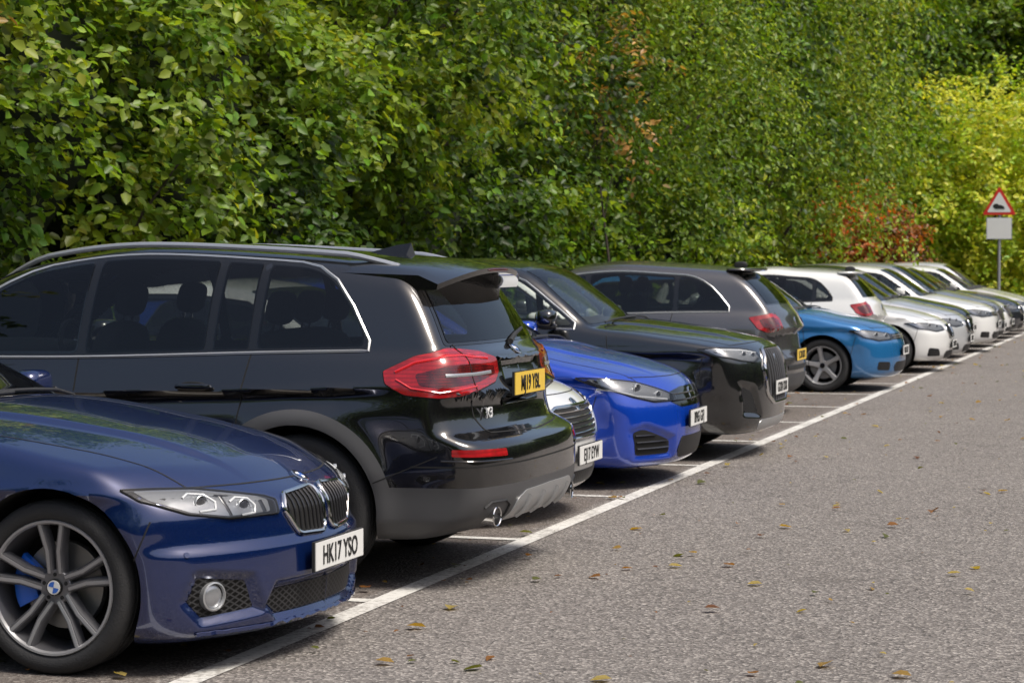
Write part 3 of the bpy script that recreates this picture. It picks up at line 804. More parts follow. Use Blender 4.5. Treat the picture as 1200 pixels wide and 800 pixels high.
    for i in range(24):
        for k in range(5): F.append((i*6+k,i*6+k+1,(i+1)*6+k+1,(i+1)*6+k))
    F.append(tuple(range(6))); F.append(tuple(24*6+k for k in range(6))[::-1])
    c.put(V,F,pt,False)
    V,F=superell((xr+.282,0,1.531),(.010,.16,.008),.5); c.put(V,F,'redd',False)
    b0,_=c.proj((xr+.24,0,1.17),(-.9,0,.4)); V,F=tube([b0+Vector((-.03,0,0)),b0+Vector((.01,-.20,.03)),b0+Vector((.02,-.36,.06))],[.016,.012,.008]); c.put(V,F,'black',False)
    pts=[];
    for t in np.linspace(0,1,34):
        x=.42-(2.18)*t; a,n=c.proj((x,.585-.03*abs(2*t-1)**3,1.6),(0,.25,1)); h=.034*min(1,t*9,(1-t)*9); pts.append(a+Vector((0,0,h)))
    V,F=tube(pts,.015); c.put(V,F,'satin')
    a,_=c.proj((-1.5,0,1.6),(0,0,1)); z=a.z
    V=[(-1.37,0,z),(-1.45,.03,z-.005),(-1.61,.035,z-.01),(-1.65,0,z-.01),(-1.61,-.035,z-.01),(-1.45,-.03,z-.005),(-1.55,.008,z+.045),(-1.63,.006,z+.055),(-1.63,-.006,z+.055),(-1.55,-.008,z+.045)]
    c.put(V,[(0,1,6),(1,2,7,6),(2,3,7),(3,4,8,7),(4,5,9,8),(5,0,9),(0,6,9),(6,7,8,9)],'gloss',False)
    lamp(c,[('s',.5,.88),(.8,.90),(.42,.86),(.42,.76),(.8,.78)],(.7,.7,.1),bulbs=[((.6,.82),.045)])
    grille(c,[(.03,.60),(.30,.60),(.36,.75),(.32,.86),(.03,.86)],'gap','chrome',.014,('v',8),'lampdk',mirror=True)
    plate(c,.5,'MJ19 YBL',off=.02)
    c.finish()
# ---- other cars
def genfront(c,st,pl):
    S=c.S; z0=S.hz0
    hl=st.get('hl') or [('s',.62,z0+.0),('s',.35,z0+.025),(.66,z0-.005),(.42,z0-.05),(.42,z0-.12),(.70,z0-.14),('s',.38,z0-.09)]
    lamp(c,hl,(.72,.69,.12),bulbs=st.get('bulbs') or [((.68,z0-.07),.038),((.54,z0-.08),.032)],drl=st.get('drl'))
    for g in st['gr']: grille(c,**g)
    if pl: plate(c,st.get('pz',.42),pl,off=.02)
    if st.get('em'): emblem(c,st['em'][0],st['em'][1])
    rl=[('s',.40,S.beltr-.05),('s',.15,S.beltr-.01),(.62,S.beltr-.02),(.55,S.beltr-.06),(.55,S.beltr-.17),('s',.15,S.beltr-.20),('s',.3,S.beltr-.16)]
    lamp(c,st.get('rl') or rl,(-.72,.69,0),False); plate(c,.62,pl or 'AB12 CDE',True,True)
def std(S):
    cx=S.xf-S.cowl
    return [cx-1.02,cx-1.95],[(cx+.12,cx+.02),(cx-.98,cx-1.0),(S.wx[1]+S.r+.12,cx-1.93)],[(cx-.80,S.belt-.13),(cx-1.72,S.belt-.11)]
def hatch(k,xf,col,pl,st,out=True,res=.024,metal=.3,rim='rimsil',ws='5',chrome=False,yaw=0,rough=.3,dy=0,clad=False,**kw):
    S=spec(**kw)
    cl=(S.zb+.14,S.zb+.22,S.L/2-.5,[(S.wx[0],S.r),(S.wx[1],S.r)],S.r+.11) if clad else None
    c=Car(S,paint('paint_%d'%k,col,metal,rough,clad=cl),xf,YC(k)+dy,out,res,yaw)
    windows(c,std(S)[0],chrome=chrome,dp=st.get('dp',.22),gls=st.get('gls',('glass',)*4)); mirrors(c,mat=st.get('mm')); p=std(S); bodylines(c,p[1],p[2]); wheels4(c,ws,rim)
    genfront(c,st,pl)
    if st.get('rear'): st['rear'](c,pl)
    c.finish(); return c
blue_coupe(); black_suv()
WH=(.66,.66,.645)
g_low=lambda a,z0,z1:dict(pts=sym([(a-.06,z0),(a,(z0+z1)/2),(a-.05,z1)]),mat='mesh')
st_a=dict(gr=[dict(pts=sym([(.30,.50),(.38,.56),(.44,.665),(.36,.69)]),mat='gap',ring='chrome',rr=.012,bars=('h',5),barmat='chrome'),g_low(.45,.22,.30),dict(pts=[(.56,.25),(.76,.25),(.74,.36),(.58,.33)],mat='gloss',mirror=True)],pz=.40,em=(.70,.05))
hatch(2,.02,WH,'EJ17 EYW',st_a,res=.02,metal=0,L=4.36,hw=.9,H=1.48,ohf=.86,wb=2.65,hz0=.76,hz1=1.0)
st_b=dict(hl=[('s',.66,.775),('s',.40,.775),(.68,.745),(.44,.67),(.34,.635),(.36,.60),(.60,.60),(.76,.64),('s',.45,.70)],
  bulbs=[((.70,.69),.040),((.54,.645),.030)],drl=[('s',.5,.70),(.72,.645),(.46,.615)],
  gr=[dict(pts=sym([(.30,.555),(.44,.60),(.40,.665),(.20,.69)]),mat='gloss',bars=('h',2),barmat='lampdk'),
      dict(pts=sym([(.30,.20),(.36,.25),(.32,.35)]),mat='mesh'),
      dict(pts=[(.42,.24),(.74,.24),(.78,.40),(.70,.42),(.44,.33)],mat='gap',mirror=True,bars=('h',3),barmat='lampdk')],pz=.47,em=(.63,.055))
bl=[(.40,.22),(.76,.215),(.81,.41),(.70,.445),(.42,.35)]
hatch(3,.18,(.003,.05,.44),'BP65 GFJ',st_b,res=.018,metal=.35,rough=.2,L=4.37,hw=.9,H=1.46,ohf=.9,wb=2.6,zb=.15,hz0=.755,hz1=1.0,cowl=1.15,wst=2.0,hoodbulge=.012,crease=.014,recF=[(bl,.03,.035)],kf=.07)
st_c=dict(hl=[('s',.50,.885),('s',.30,.90),(.68,.89),(.47,.86),(.43,.81),(.55,.77),(.74,.79),('s',.36,.83)],
  bulbs=[((.68,.835),.028),((.56,.825),.028)],drl=[('s',.4,.88),(.68,.875),(.48,.848)],
  gr=[dict(pts=sym([(.24,.44),(.40,.52),(.41,.74),(.31,.87)]),mat='gap',ring='chrome',rr=.016,bars=('v',9),barmat='rimdark',bh=.006),
      dict(pts=[(.53,.37),(.72,.39),(.75,.59),(.63,.55)],mat='mesh',mirror=True),
      dict(pts=sym([(.50,.235),(.54,.27),(.50,.32)]),mat='satin')],pz=.56,em=(.78,.05))
qi=[(.51,.35),(.74,.37),(.78,.61),(.62,.58)]
hatch(4,.35,(.006,.0065,.007),'GD20 OXB',st_c,res=.018,metal=.2,rough=.2,rim='rimdark',chrome='satin',L=4.48,hw=.925,H=1.60,ohf=.88,wb=2.68,r=.355,zb=.21,hz0=.92,hz1=1.09,cowl=1.25,wst=1.98,belt=1.03,beltr=1.09,rgbz=1.12,zs=.5,crease=.018,fc=.24,fp=2.8,kf=.06,kb=.04,hoodbulge=.012,recF=[(qi,.03,.035)],
  F=[(.21,2.17),(.29,2.225),(.42,2.24),(.60,2.235),(.78,2.205),(.87,2.16),(.95,2.08),(1.1,1.85)])
hatch(5,-.55,(.62,.62,.60),'KM66 ZTR',st_a,res=.03,metal=.2,L=4.3,hw=.88,H=1.56,hz0=.80,hz1=1.06)
def rear_g(c,pl):
    S=c.S; z=S.beltr
    emblem(c,z-.10,.045,True)
    c.ribbon([c.rp(y,.50) for y in(-.5,0,.5)],(-1,0,0),.05,.004,'black',mirror=False,h=.006)
    c.ribbon([c.rp(.60,z),c.rp(.60,.75),c.rp(.5,.60),c.rp(0,.58)],(-1,0,0),.008,.0012)
    c.patch([c.rp(.55,.40),c.rp(.55,.45),c.rp(.72,.45),c.rp(.72,.40)],(-1,.3,0),.004,'red',r=.008)
    V,F=superell((S.xr+S.rend-.01,0,S.rendz-.012),(.14,S.hw-.30,.022),.5); c.put(V,F,c.paint,False)
    V,F=superell((S.xf-1.4-S.L*.52,0,S.rendz+.03),(.07,.012,.04),.8); c.put(V,F,'black',False)
st_g=dict(st_a); st_g['rear']=rear_g; st_g['dp']=.42; st_g['gls']=('glass','glassd','glassd','glassd')
hatch(6,-.28,(.085,.082,.085),'LC18 RKX',st_g,out=False,res=.020,metal=.5,rough=.26,chrome='satin',clad=True,L=4.25,hw=.9,H=1.58,ohf=.85,wb=2.57,r=.345,zb=.22,hz0=.86,hz1=1.08,belt=1.02,beltr=1.06,rgb=.16,rgbz=1.1,rend=.58,rendz=1.50,zs=.5,rc=.22,rp=2.5,crease=.012)
st_d=dict(hl=[('s',.56,.74),('s',.35,.755),(.68,.735),(.43,.70),(.42,.625),(.70,.615),('s',.36,.66)],bulbs=[((.70,.68),.038),((.54,.665),.038)],
  gr=[dict(pts=sym([(.42,.625),(.43,.695)]),mat='gloss',bars=('h',2),barmat='chrome',r=.006),g_low(.44,.24,.36),dict(pts=[(.52,.26),(.74,.27),(.74,.37),(.54,.36)],mat='mesh',mirror=True)],pz=.49,em=(.665,.055))
hatch(8,.17,(.018,.16,.40),'WR15 FKE',st_d,res=.022,metal=.4,rough=.26,L=4.26,hw=.9,H=1.46,ohf=.87,wb=2.63,hz0=.765,hz1=1.0,cowl=1.15,wst=1.9,crease=.014)
st_h=dict(st_g); 
hatch(9,-.35,WH,'FE14 LUD',st_h,out=False,res=.026,metal=0,L=3.97,hw=.86,H=1.5,ohf=.8,wb=2.49,r=.31,hz0=.78,hz1=1.02,belt=.97,beltr=1.05,rend=.50,rgb=.17,rgbz=1.06,rc=.25,rp=2.3)
st_e=dict(hl=[('s',.6,.70),('s',.35,.715),(.66,.70),(.40,.66),(.37,.60),(.60,.58),('s',.40,.63)],
  gr=[dict(pts=[(.03,.50),(.25,.50),(.32,.60),(.28,.66),(.03,.665)],mat='gap',ring='chrome',rr=.013,mirror=True,bars=('v',6),barmat='lampdk'),g_low(.42,.2,.31),dict(pts=[(.52,.24),(.76,.24),(.76,.36),(.58,.34)],mat='mesh',mirror=True)],pz=.40)
kw_s=dict(L=4.4,hw=.88,H=1.43,ohf=.79,wb=2.69,hz0=.73,hz1=.98,cowl=1.35,wst=2.1,crease=.014)
hatch(10,.26,WH,'YD68 NPO',st_e,res=.028,metal=0,**kw_s)
hatch(11,.28,(.50,.51,.52),'RV17 HSC',st_e,res=.032,metal=.3,L=4.35,hw=.89,H=1.47,hz0=.75,hz1=1.0)
hatch(12,.10,(.008,.009,.01),'BG64 TWA',st_d,res=.036,L=4.5,hw=.9,H=1.50,hz0=.78,hz1=1.0)
hatch(13,.30,WH,'SA19 VVP',st_d,res=.036,metal=0,L=4.2,hw=.88,H=1.5,hz0=.78,hz1=1.0)
hatch(14,.20,(.30,.31,.33),'NX16 JDY',st_a,res=.036,metal=.5,L=4.3,hw=.89,H=1.55,hz0=.8,hz1=1.04)
hatch(15,.15,WH,'MT67 ULB',st_a,res=.036,metal=0,L=4.3,hw=.88,H=1.5)
hatch(16,.20,(.02,.022,.028),'EO18 GZF',st_e,res=.04,**kw_s)
hatch(17,.20,WH,'PL15 KWN',st_d,res=.04,metal=0)
hatch(18,.10,(.55,.55,.56),'HJ69 BRV',st_a,res=.04,metal=.3,H=1.55)

# ------------------------------------------------------------ ground
def sheet(name,x0,x1,y0,y1,z,mat,parent=None):
    me=bpy.data.meshes.new(name); me.from_pydata([(x0,y0,z),(x1,y0,z),(x1,y1,z),(x0,y1,z)],[],[(0,1,2,3)]); me.materials.append(mat)
    o=bpy.data.objects.new(name,me); COL.objects.link(o); o.parent=parent; return o
def asphalt():
    m,nt,b=newmat('asphalt'); tc=nt.nodes.new('ShaderNodeTexCoord'); P=tc.outputs['Object']
    sx=nt.nodes.new('ShaderNodeSeparateXYZ'); nt.links.new(P,sx.inputs[0])
    n1=noise(nt,P,.35,4,.6); n2=noise(nt,P,9,3,.6); n3=noise(nt,P,95,2,.7); n5=noise(nt,P,1.9,5,.7)
    v=nt.nodes.new('ShaderNodeTexVoronoi'); v.inputs['Scale'].default_value=80; nt.links.new(P,v.inputs['Vector'])
    base=mixc(nt,ramp(nt,n1,.3,.7),(.134,.120,.112),(.178,.162,.151))
    base=mixc(nt,mth(nt,'MULTIPLY',ramp(nt,n2,.35,.75),.5),base,(.112,.100,.093))
    base=mixc(nt,mth(nt,'MULTIPLY',ramp(nt,n5,.50,.72),.45),base,(.088,.079,.073))
    sep=nt.nodes.new('ShaderNodeSeparateColor'); nt.links.new(v.outputs['Color'],sep.inputs[0])
    base=mixc(nt,mth(nt,'MULTIPLY',ramp(nt,sep.outputs[0],.5,1.0),.75),base,(.40,.37,.34))
    base=mixc(nt,mth(nt,'MULTIPLY',ramp(nt,sep.outputs[1],.5,1.0),.75),base,(.035,.032,.03))
    bay=mth(nt,'LESS_THAN',mth(nt,'ADD',sx.outputs[0],mth(nt,'MULTIPLY',mth(nt,'SUBTRACT',n2,.5),.25)),-.12)
    base=mixc(nt,mth(nt,'MULTIPLY',bay,.45),base,(.085,.066,.055))
    sp=noise(nt,P,1.3,2,.5)
    base=mixc(nt,mth(nt,'MULTIPLY',ramp(nt,sp,.66,.74),.40),base,(.07,.06,.055))
    vc=nt.nodes.new('ShaderNodeTexVoronoi'); vc.feature='DISTANCE_TO_EDGE'; vc.inputs['Scale'].default_value=.32
    wv=nt.nodes.new('ShaderNodeVectorMath'); wv.operation='ADD'; nz_=nt.nodes.new('ShaderNodeTexNoise'); nz_.inputs['Scale'].default_value=1.5; nz_.inputs['Detail'].default_value=6
    nt.links.new(P,nz_.inputs['Vector']); nt.links.new(P,wv.inputs[0]); nt.links.new(nz_.outputs['Color'],wv.inputs[1]); nt.links.new(wv.outputs[0],vc.inputs['Vector'])
    crk=mth(nt,'MULTIPLY',mth(nt,'LESS_THAN',vc.outputs['Distance'],.0022),ramp(nt,n5,.42,.60))
    base=mixc(nt,mth(nt,'MULTIPLY',crk,.6),base,(.03,.027,.025))
    nt.links.new(base,b.inputs['Base Color']); b.inputs['Roughness'].default_value=.85; b.inputs['Specular IOR Level'].default_value=.3
    bp=nt.nodes.new('ShaderNodeBump'); bp.inputs['Strength'].default_value=.8; bp.inputs['Distance'].default_value=.007
    nt.links.new(mth(nt,'ADD',v.outputs['Distance'],mth(nt,'MULTIPLY',n3,.6)),bp.inputs['Height']); nt.links.new(bp.outputs['Normal'],b.inputs['Normal'])
    return m
def linemat():
    m,nt,b=newmat('road_paint'); tc=nt.nodes.new('ShaderNodeTexCoord'); P=tc.outputs['Object']
    n1=noise(nt,P,30,4,.75); n2=noise(nt,P,2,3,.6)
    f=ramp(nt,mth(nt,'ADD',n1,mth(nt,'MULTIPLY',n2,.5)),.72,.90)
    c=mixc(nt,mth(nt,'MULTIPLY',f,.8),(.56,.55,.52),(.18,.165,.15)); nt.links.new(c,b.inputs['Base Color']); b.inputs['Roughness'].default_value=.7
    return m
earth=pm('earth_and_grass',(.035,.045,.015),.95,bump=(8,.5))
sheet('ground',-400,400,-400,400,-.012,earth)
asp=asphalt(); lm=linemat()
sheet('car_park_asphalt',-5.3,16,-60,110,0,asp)
A=Acc()
def strip(x0,x1,y0,y1):
    A.add([(x0,y0,.004),(x1,y0,.004),(x1,y1,.004),(x0,y1,.004)],[(0,1,2,3)],lm,False)
strip(-.055,.055,-5,75)
for k in range(-3,28):
    y=9.6+2.37*(k-1)+2.37
    strip(-4.9,-.056,y-.045,y+.045)
A.build('parking_bay_markings',None)
kerbm=pm('concrete_kerb',(.28,.27,.25),.85,bump=(60,.4))
for xx in (-5.38,16.08):
    K=Acc(); V,F=box((xx,25,.05),(.075,85,.07)); K.add(V,F,kerbm,False); K.build('kerb',None)
# ------------------------------------------------------------ foliage
def leafmat(name,rough=.42,tr=.40):
    m=bpy.data.materials.new(name); m.use_nodes=True; nt=m.node_tree; nt.nodes.clear()
    o=nt.nodes.new('ShaderNodeOutputMaterial'); at=nt.nodes.new('ShaderNodeAttribute'); at.attribute_name='Col'
    p=nt.nodes.new('ShaderNodeBsdfPrincipled'); p.inputs['Roughness'].default_value=rough; p.inputs['Specular IOR Level'].default_value=.35
    t=nt.nodes.new('ShaderNodeBsdfTranslucent'); mx=nt.nodes.new('ShaderNodeMixShader'); mx.inputs[0].default_value=tr
    nt.links.new(at.outputs['Color'],p.inputs['Base Color'])
    h=nt.nodes.new('ShaderNodeMix'); h.data_type='RGBA'; h.blend_type='MULTIPLY'; h.inputs[0].default_value=1; h.inputs[7].default_value=(1.75,1.6,.55,1)
    nt.links.new(at.outputs['Color'],h.inputs[6]); nt.links.new(h.outputs[2],t.inputs[0])
    nt.links.new(p.outputs[0],mx.inputs[1]); nt.links.new(t.outputs[0],mx.inputs[2]); nt.links.new(mx.outputs[0],o.inputs[0]); return m
LEAF=leafmat('leaf')
NL=[0]
def nrmz(a): return a/np.maximum(np.linalg.norm(a,axis=1,keepdims=True),1e-6)
def leaf_obj(name,pos,ldir,nrm,size,col,parent,wide=.30):
    N=len(pos); NL[0]+=N; a=nrmz(ldir); n=nrmz(nrm-a*np.sum(nrm*a,1,keepdims=True)); b=np.cross(n,a); s=size[:,None]
    V=np.empty((N,6,3),np.float32)
    V[:,0]=pos; V[:,1]=pos+s*(a*.32+b*wide+n*.07); V[:,2]=pos+s*(a*.70+b*wide*.75+n*.05); V[:,3]=pos+s*(a-n*.10)
    V[:,4]=pos+s*(a*.70-b*wide*.75+n*.05); V[:,5]=pos+s*(a*.32-b*wide+n*.07)
    me=bpy.data.meshes.new(name); me.vertices.add(N*6); me.vertices.foreach_set('co',V.ravel())
    idx=(np.arange(N)[:,None]*6+np.array([0,1,2,3,0,3,4,5])[None]).ravel().astype(np.int32)
    me.loops.add(len(idx)); me.loops.foreach_set('vertex_index',idx)
    me.polygons.add(N*2); me.polygons.foreach_set('loop_start',(np.arange(N*2)*4).astype(np.int32))
    me.update(calc_edges=True)
    ca=me.color_attributes.new('Col','FLOAT_COLOR','POINT')
    cc=np.ones((N*6,4),np.float32); cc[:,:3]=np.repeat(col,6,0); ca.data.foreach_set('color',cc.ravel())
    me.materials.append(LEAF); me.update()
    o=bpy.data.objects.new(name,me); COL.objects.link(o); o.parent=parent; return o
def sprays(O,T,Ln,nl,size,col,droop=.3,spread=.07,out=None,cvar=.25):
    N=len(O); R=RNG
    O=np.repeat(O,nl,0); T=np.repeat(T,nl,0); Ln=np.repeat(Ln,nl)[:,None]; col=np.repeat(col,nl,0); out=T if out is None else np.repeat(out,nl,0)
    n=N*nl; s=R.rand(n,1)**.8
    pos=O+T*Ln*s; pos[:,2]-=(droop*s[:,0]**2*Ln[:,0]); pos+=R.randn(n,3)*spread*.6
    up=np.array([[0,0,1.]]); side=nrmz(np.cross(T,up+R.randn(n,3)*.05)); sg=np.where(R.rand(n,1)<.5,-1,1)
    ld=T*.45+side*sg*.8+R.randn(n,3)*.35; ld[:,2]-=.35
    nn=up*.62+out*.55+R.randn(n,3)*.42
    sz=size*(.6+.7*R.rand(n))
    c=col*(1+cvar*R.randn(n,1))*(1+.08*R.randn(n,3)); c=np.clip(c,.004,.6)
    return pos,ld,nn,sz,c
def vn(seed):
    g=np.random.RandomState(seed).rand(64,64)
    def f(a,b):
        i=np.floor(a).astype(int); j=np.floor(b).astype(int); u=a-i; v=b-j; u=u*u*(3-2*u); v=v*v*(3-2*v)
        G=lambda p,q:g[p%64,q%64]
        return (G(i,j)*(1-u)+G(i+1,j)*u)*(1-v)+(G(i,j+1)*(1-u)+G(i+1,j+1)*u)*v
    return f
n1,n2,n3,n4=vn(1),vn(2),vn(3),vn(4)
PAL=np.array([[.034,.070,.010],[.070,.132,.012],[.112,.190,.016],[.170,.250,.022],[.250,.310,.032]])
def pal(t):
    t=np.clip(t,0,.999)*(len(PAL)-1); i=t.astype(int); f=(t-i)[:,None]; return PAL[i]*(1-f)+PAL[i+1]*f
def hx(Y,Z): 
    col=np.sin(Y*2*np.pi/3.4+1.5*np.sin(Y*.7))*(.50+.25*np.sin(Y*.37))
    return -5.95+col+1.9*(n1(Y/2.0,Z/1.6)-.5)+1.2*(n2(Y/.8,Z/.6)-.5)+.10*np.clip(Z-1,0,4)
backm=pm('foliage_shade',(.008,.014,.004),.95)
bark=pm('bark',(.06,.048,.036),.9,bump=(25,.8))
def hedge(y0,y1,name):
    e=empty(name); hmax=4.6
    def top(Y): return np.where(Y<26,4.5,2.8)+1.6*(n4(Y/2.3,0*Y)-.5)
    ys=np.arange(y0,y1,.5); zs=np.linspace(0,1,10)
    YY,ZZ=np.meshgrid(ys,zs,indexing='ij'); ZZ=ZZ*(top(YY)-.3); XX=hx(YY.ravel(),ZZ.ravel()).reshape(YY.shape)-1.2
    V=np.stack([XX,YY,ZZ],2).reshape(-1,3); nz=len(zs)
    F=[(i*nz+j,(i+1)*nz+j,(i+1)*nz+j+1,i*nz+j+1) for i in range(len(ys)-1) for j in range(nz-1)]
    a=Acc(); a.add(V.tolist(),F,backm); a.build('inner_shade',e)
    parts=[]
    for (a0,a1,dens,sz,nl) in ((y0,14,5,.16,12),(14,22,42,.115,13),(22,34,28,.125,12),(34,50,18,.15,11),(50,y1,11,.19,10)):
        if a1<=a0: continue
        N=int((a1-a0)*4.2*dens); Y=a0+(a1-a0)*RNG.rand(N); Z=.3+(top(Y)-.3)*RNG.rand(N)
        X=hx(Y,Z)-RNG.rand(N)**2*.75
        T=nrmz(np.stack([.8+.3*RNG.rand(N),RNG.randn(N)*.6-.15,RNG.randn(N)*.5+.05],1))
        t=.45+1.3*(n3(Y/2.6,Z/2.0)-.5)+.6*(n4(Y/.6,Z/.5)-.5)+.13*RNG.randn(N)
        col=pal(t); 
        isred=(n4(Y/1.7+9,Z/1.2)>.86)&(RNG.rand(N)<.25); col[isred]=np.array([.24,.13,.03])
        Ln=.30+.55*RNG.rand(N)
        parts.append(sprays(np.stack([X,Y,Z],1),T,Ln,nl,sz,col,droop=.35))
    leaf_obj('leaves',*[np.concatenate([p[i] for p in parts]) for i in range(5)],e,wide=.34)
    a=Acc()
    for _ in range(60):
        y=random.uniform(y0,60); z=0; pts=[]
        while z<3:
            pts.append((float(hx(np.array(y),np.array(z)))-.3,y,z)); z+=.5; y+=random.uniform(-.15,.15)
        V,F=tube(pts,[.025*(1-.7*i/len(pts)) for i in range(len(pts))],n=5); a.add(V,F,bark)
    a.build('stems',e)
hedge(6,78,'hedge')
def tree(name,x,y,h,cr,blobs,palshift=0,lsz=.12,nspray=2600,nl=12,weep=0,tint=None,front=True,seed=0,trunk_r=.2,leaf_w=.30,base=.25,lobe=1.0):
    e=empty(name,(0,0,0)); r=np.random.RandomState(seed+50)
    a=Acc(); th=h*.62
    pts=[(x+.15*math.sin(z*.8+seed),y+.15*math.cos(z*.7+seed),z) for z in np.linspace(0,th,9)]
    V,F=tube(pts,[trunk_r*(1-.65*i/8)+(.4*trunk_r if i==0 else 0) for i in range(9)],n=10); a.add(V,F,bark)
    B=[]
    for i in range(blobs):
        an=2*math.pi*i*.618; zz=base*h+(h*(1-base)-cr*.35)*((i+.5)/blobs); q=(zz-base*h)/(h*(1-base))
        rr=cr*.9*math.sin(math.pi*min(1,.18+q*.80))**.7*(.5+.5*r.rand())
        br=cr*(.20+.24*r.rand())*lobe; c0=np.array([x+rr*math.cos(an),y+rr*math.sin(an),zz]); B.append((c0,br,r.rand()))
        j=min(8,max(1,int(8*min(1,(zz-.12*h)/th)))); p0=Vector(pts[j-1]); p1=Vector(c0)
        mid=p0.lerp(p1,.5)+Vector((0,0,.2))
        V,F=tube([p0,mid,p1],[trunk_r*.35,trunk_r*.22,trunk_r*.08],n=6); a.add(V,F,bark)
    a.build('trunk_and_limbs',e)
    w=np.array([b[1]**2 for b in B]); w=w/w.sum(); O=[];Tt=[];Cc=[]
    for (c0,br,rb),wi in zip(B,w):
        per=int(nspray*wi)
        d=nrmz(r.randn(per*3,3))
        if front:
            keep=(d[:,0]*.7-d[:,1]*.6+r.rand(len(d))*.6)>.12; d=d[keep][:per]
        else: d=d[:per]
        rad=br*(.62+.52*r.rand(len(d)))*(1+.35*np.sin(d[:,0]*7+seed)*np.sin(d[:,2]*6))
        o=c0+d*rad[:,None]*np.array([1,1,.66]); O.append(o)
        t=nrmz(d+r.randn(len(d),3)*.35-np.array([0,0,weep])); Tt.append(t)
        tt=.38+palshift+.55*(n3(o[:,1]/1.6+seed,o[:,2]/1.3)-.5)+.55*(rb-.5)+.14*r.randn(len(d))
        cc=pal(tt); 
        if tint is not None: cc=cc*np.array(tint)
        Cc.append(cc)
    O=np.concatenate(O);Tt=np.concatenate(Tt);Cc=np.concatenate(Cc)
    Ln=(.35+.5*r.rand(len(O)))*(1+1.2*weep)*(lsz/.11)
    leaf_obj('crown_leaves',*sprays(O,Tt,Ln,nl,lsz,Cc,droop=.3+weep,spread=.08*(lsz/.11)),e,wide=leaf_w)
tree('broadleaf_tree',-8.2,20,9,3.2,22,0,.12,2400,12,seed=1)
tree('broadleaf_tree',-7.4,25.5,10,3.3,22,.16,.12,2900,12,seed=2)
tree('broadleaf_tree',-8.3,31,10.5,3.6,22,-.18,.135,2500,11,seed=3)
tree('silver_birch_tree',-6.6,37.5,12,3.4,26,.32,.10,3600,15,weep=1.0,seed=4,leaf_w=.26)
tree('broadleaf_tree',-8.0,44,12,3.8,22,-.20,.16,2300,11,seed=5)
tree('silver_birch_tree',-6.4,49,13,3.4,26,.36,.125,3300,14,weep=1.0,seed=6,leaf_w=.26)
tree('broadleaf_tree',-8.0,58,13,4.2,22,-.12,.19,2000,11,seed=7)
tree('broadleaf_tree',-8.2,67,14,4.5,22,.16,.21,2000,11,seed=8)
tree('broadleaf_tree',-9.4,13,9,3.4,16,0,.16,1000,12,seed=21)
tree('golden_maple_tree',-3.0,72,7.9,3.7,26,.46,.16,3600,12,seed=9,tint=(2.2,1.95,2.0),base=.06,lobe=1.3)
tree('broadleaf_tree',-1.0,84,15,5.0,24,.30,.24,2400,11,seed=10)
tree('broadleaf_tree',-6.5,86,16,5.2,24,.14,.24,2400,11,seed=11)
tree('broadleaf_tree',4.5,84,15,5.0,18,.1,.26,1400,11,seed=12)
tree('red_leaved_shrub',-4.5,56,3.3,1.2,10,0,.13,600,11,seed=13,tint=(3.0,.60,1.5),trunk_r=.06,base=.15,lobe=1.3)
tree('pink_tipped_shrub',-4.95,32.5,5.6,.6,6,.25,.11,55,9,seed=14,tint=(2.0,.85,2.6),trunk_r=.03,base=.62,lobe=1.3)
tree('broadleaf_tree',-9,-13,12,4.2,14,0,.34,900,9,seed=31,front=False,lobe=1.4)
tree('broadleaf_tree',-2,-15,13,4.4,14,0,.34,900,9,seed=32,front=False,lobe=1.4)
tree('broadleaf_tree',6,-17,12,4.4,14,0,.34,900,9,seed=33,front=False,lobe=1.4)
def mass(name,fx,N,lsz,h,ps,nl=10,shade=None):
    e=empty(name); u=RNG.rand(N); z=RNG.rand(N)**.9*h; p,nrm=fx(u,z)
    p=p+nrm*((n1(u*40,z/2.5)-.5)*2.2+(n2(u*90,z)-.5)*1.0)[:,None]
    T=nrmz(nrm+RNG.randn(N,3)*.5); t=.32+ps+.7*(n3(u*30,z/2)-.5)+.15*RNG.randn(N)
    leaf_obj('leaves',*sprays(p,T,.5+.6*RNG.rand(N),nl,lsz,pal(t),spread=.15),e)
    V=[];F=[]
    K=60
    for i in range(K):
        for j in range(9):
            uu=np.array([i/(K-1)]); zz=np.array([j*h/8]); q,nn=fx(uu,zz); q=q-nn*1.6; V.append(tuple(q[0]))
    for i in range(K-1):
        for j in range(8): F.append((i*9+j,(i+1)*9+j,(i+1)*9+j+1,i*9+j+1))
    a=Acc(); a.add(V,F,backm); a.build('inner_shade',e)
def line_fx(p0,p1,n):
    p0=np.array(p0,float);p1=np.array(p1,float);n=np.array(n,float)
    def f(u,z):
        p=p0+(p1-p0)*u[:,None]; p=p.copy(); p[:,2]=z; return p,np.repeat(n[None],len(u),0)
    return f
mass('clipped_hedge',line_fx((-9,78,0),(18,78,0),(0,-1,0)),2200,.17,2.2,-.2)
mass('woodland',line_fx((-12.5,8,0),(-12.5,92,0),(1,0,0)),3600,.36,15,-.30)
mass('woodland',line_fx((-15,92,0),(30,92,0),(0,-1,0)),2600,.42,17,.05)
mass('woodland',line_fx((26,-30,0),(26,95,0),(-1,0,0)),2500,.6,8,0)
mass('woodland',line_fx((-18,-26,0),(26,-26,0),(0,1,0)),1400,.6,8,0)
N=1900; X=np.where(RNG.rand(N)<.5,-RNG.rand(N)*3.5-.02,RNG.rand(N)**1.2*7); Y=5+RNG.rand(N)**1.15*40
fc=np.array([[.22,.10,.03],[.30,.19,.05],[.14,.06,.025],[.36,.28,.09],[.10,.11,.03]])[RNG.randint(0,5,N)]
an=RNG.rand(N)*6.28
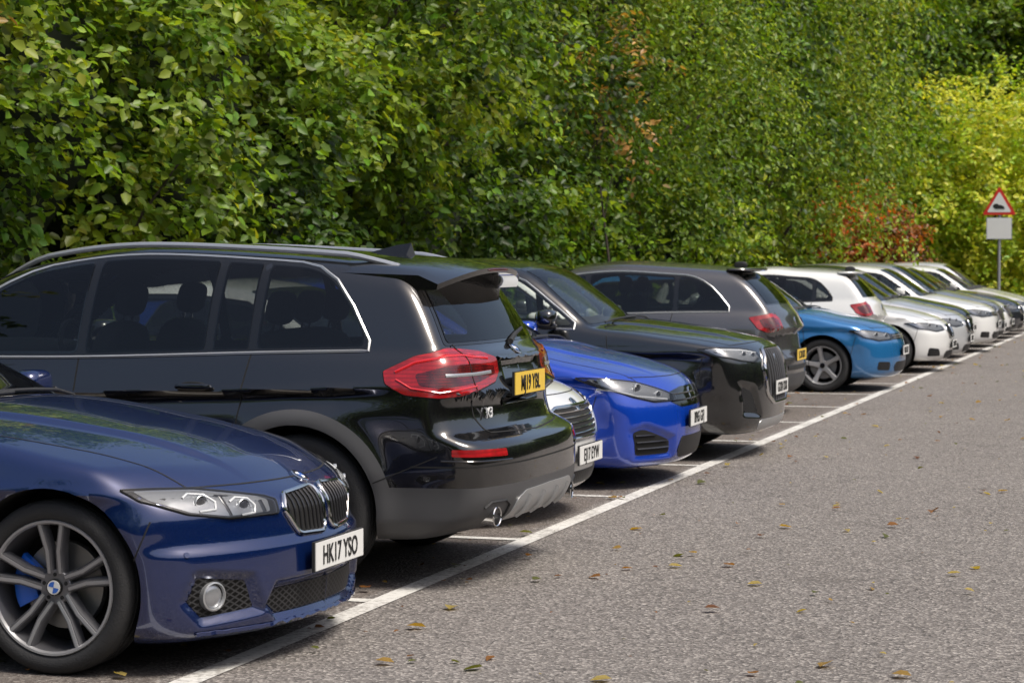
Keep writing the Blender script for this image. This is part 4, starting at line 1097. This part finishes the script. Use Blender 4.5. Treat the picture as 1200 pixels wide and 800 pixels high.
leaf_obj('fallen_leaves',np.stack([X,Y,.012+.01*RNG.rand(N)],1),np.stack([np.cos(an),np.sin(an),RNG.randn(N)*.12],1),np.stack([RNG.randn(N)*.2,RNG.randn(N)*.2,np.ones(N)],1),.015+.075*RNG.rand(N)**1.8,fc,None,wide=.36)
# ------------------------------------------------------------ warning sign
se=empty('warning_sign',(-.95,54,0)); A=Acc()
steel=pm('galvanised_steel',(.36,.37,.38),.45,.6); sred=pm('sign_red',(.62,.03,.02),.4); sw=pm('sign_white',(.78,.78,.76),.4); sk=pm('sign_black',(.015,.015,.015),.5); sg=pm('sign_back_grey',(.3,.31,.32),.6)
V,F=tube([(0,0,0),(0,0,3.25)],.038,n=14); A.add(V,F,steel)
def plateY(poly,y,t,mat):
    n=len(poly); V=[(p[0],y,p[1]) for p in poly]+[(p[0],y+t,p[1]) for p in poly]
    A.add(V,[tuple(range(n)),tuple(range(2*n-1,n-1,-1))]+[(i,i+n,(i+1)%n+n,(i+1)%n) for i in range(n)],mat,False)
def tri(s,z0): return [tuple(p) for p in rnd([(-s,z0),(s,z0),(0,z0+s*1.732)],s*.16)]
plateY(tri(.40,2.66),-.052,.006,sred); plateY(tri(.285,2.725),-.056,.003,sw)
plateY([(-.075+.075*math.cos(a),2.87+.06*math.sin(a)) for a in np.linspace(0,6.28,13)[:-1]],-.059,.002,sk)
plateY([(-.10,2.80),(.13,2.80),(.11,2.86),(.03,2.90),(-.10,2.88)],-.0622,.002,sk)
plateY([(-.30,2.08),(.30,2.08),(.30,2.60),(-.30,2.60)],-.052,.006,sg); plateY([(-.285,2.095),(.285,2.095),(.285,2.585),(-.285,2.585)],-.056,.003,sw)
for z in (2.2,2.5,2.85): V,F=box((0,-.02,z),(.06,.028,.02)); A.add(V,F,steel,False)
A.build('post_and_plates',se)
# ------------------------------------------------------------ light, sky, camera
w=bpy.data.worlds.new('World'); scn.world=w; w.use_nodes=True; nt=w.node_tree
sky=nt.nodes.new('ShaderNodeTexSky'); sky.sky_type='NISHITA'; sky.sun_disc=False
el,az=60,106
sky.sun_elevation=math.radians(el); sky.sun_rotation=math.radians(az); sky.dust_density=5.0; sky.air_density=1.0; sky.ozone_density=.4
bg=nt.nodes['Background']; bg.inputs[1].default_value=.15; nt.links.new(sky.outputs[0],bg.inputs[0])
sv=Vector((math.sin(math.radians(az))*math.cos(math.radians(el)),math.cos(math.radians(az))*math.cos(math.radians(el)),math.sin(math.radians(el))))
sl=bpy.data.lights.new('sun','SUN'); sl.energy=4.0; sl.angle=math.radians(20); sl.color=(1,.95,.87)
so=bpy.data.objects.new('sun',sl); COL.objects.link(so); so.rotation_euler=sv.to_track_quat('Z','Y').to_euler()
cd=bpy.data.cameras.new('camera'); cam=bpy.data.objects.new('camera',cd); COL.objects.link(cam); scn.camera=cam
cd.sensor_width=36; cd.lens=78; cd.clip_end=1200; cd.clip_start=.1
cam.location=(3.61,0,1.58); cam.rotation_euler=(math.radians(90-2.09),0,math.radians(17.2))
cd.dof.use_dof=True; cd.dof.focus_distance=10.5; cd.dof.aperture_fstop=7.1
print('leaves',NL[0])
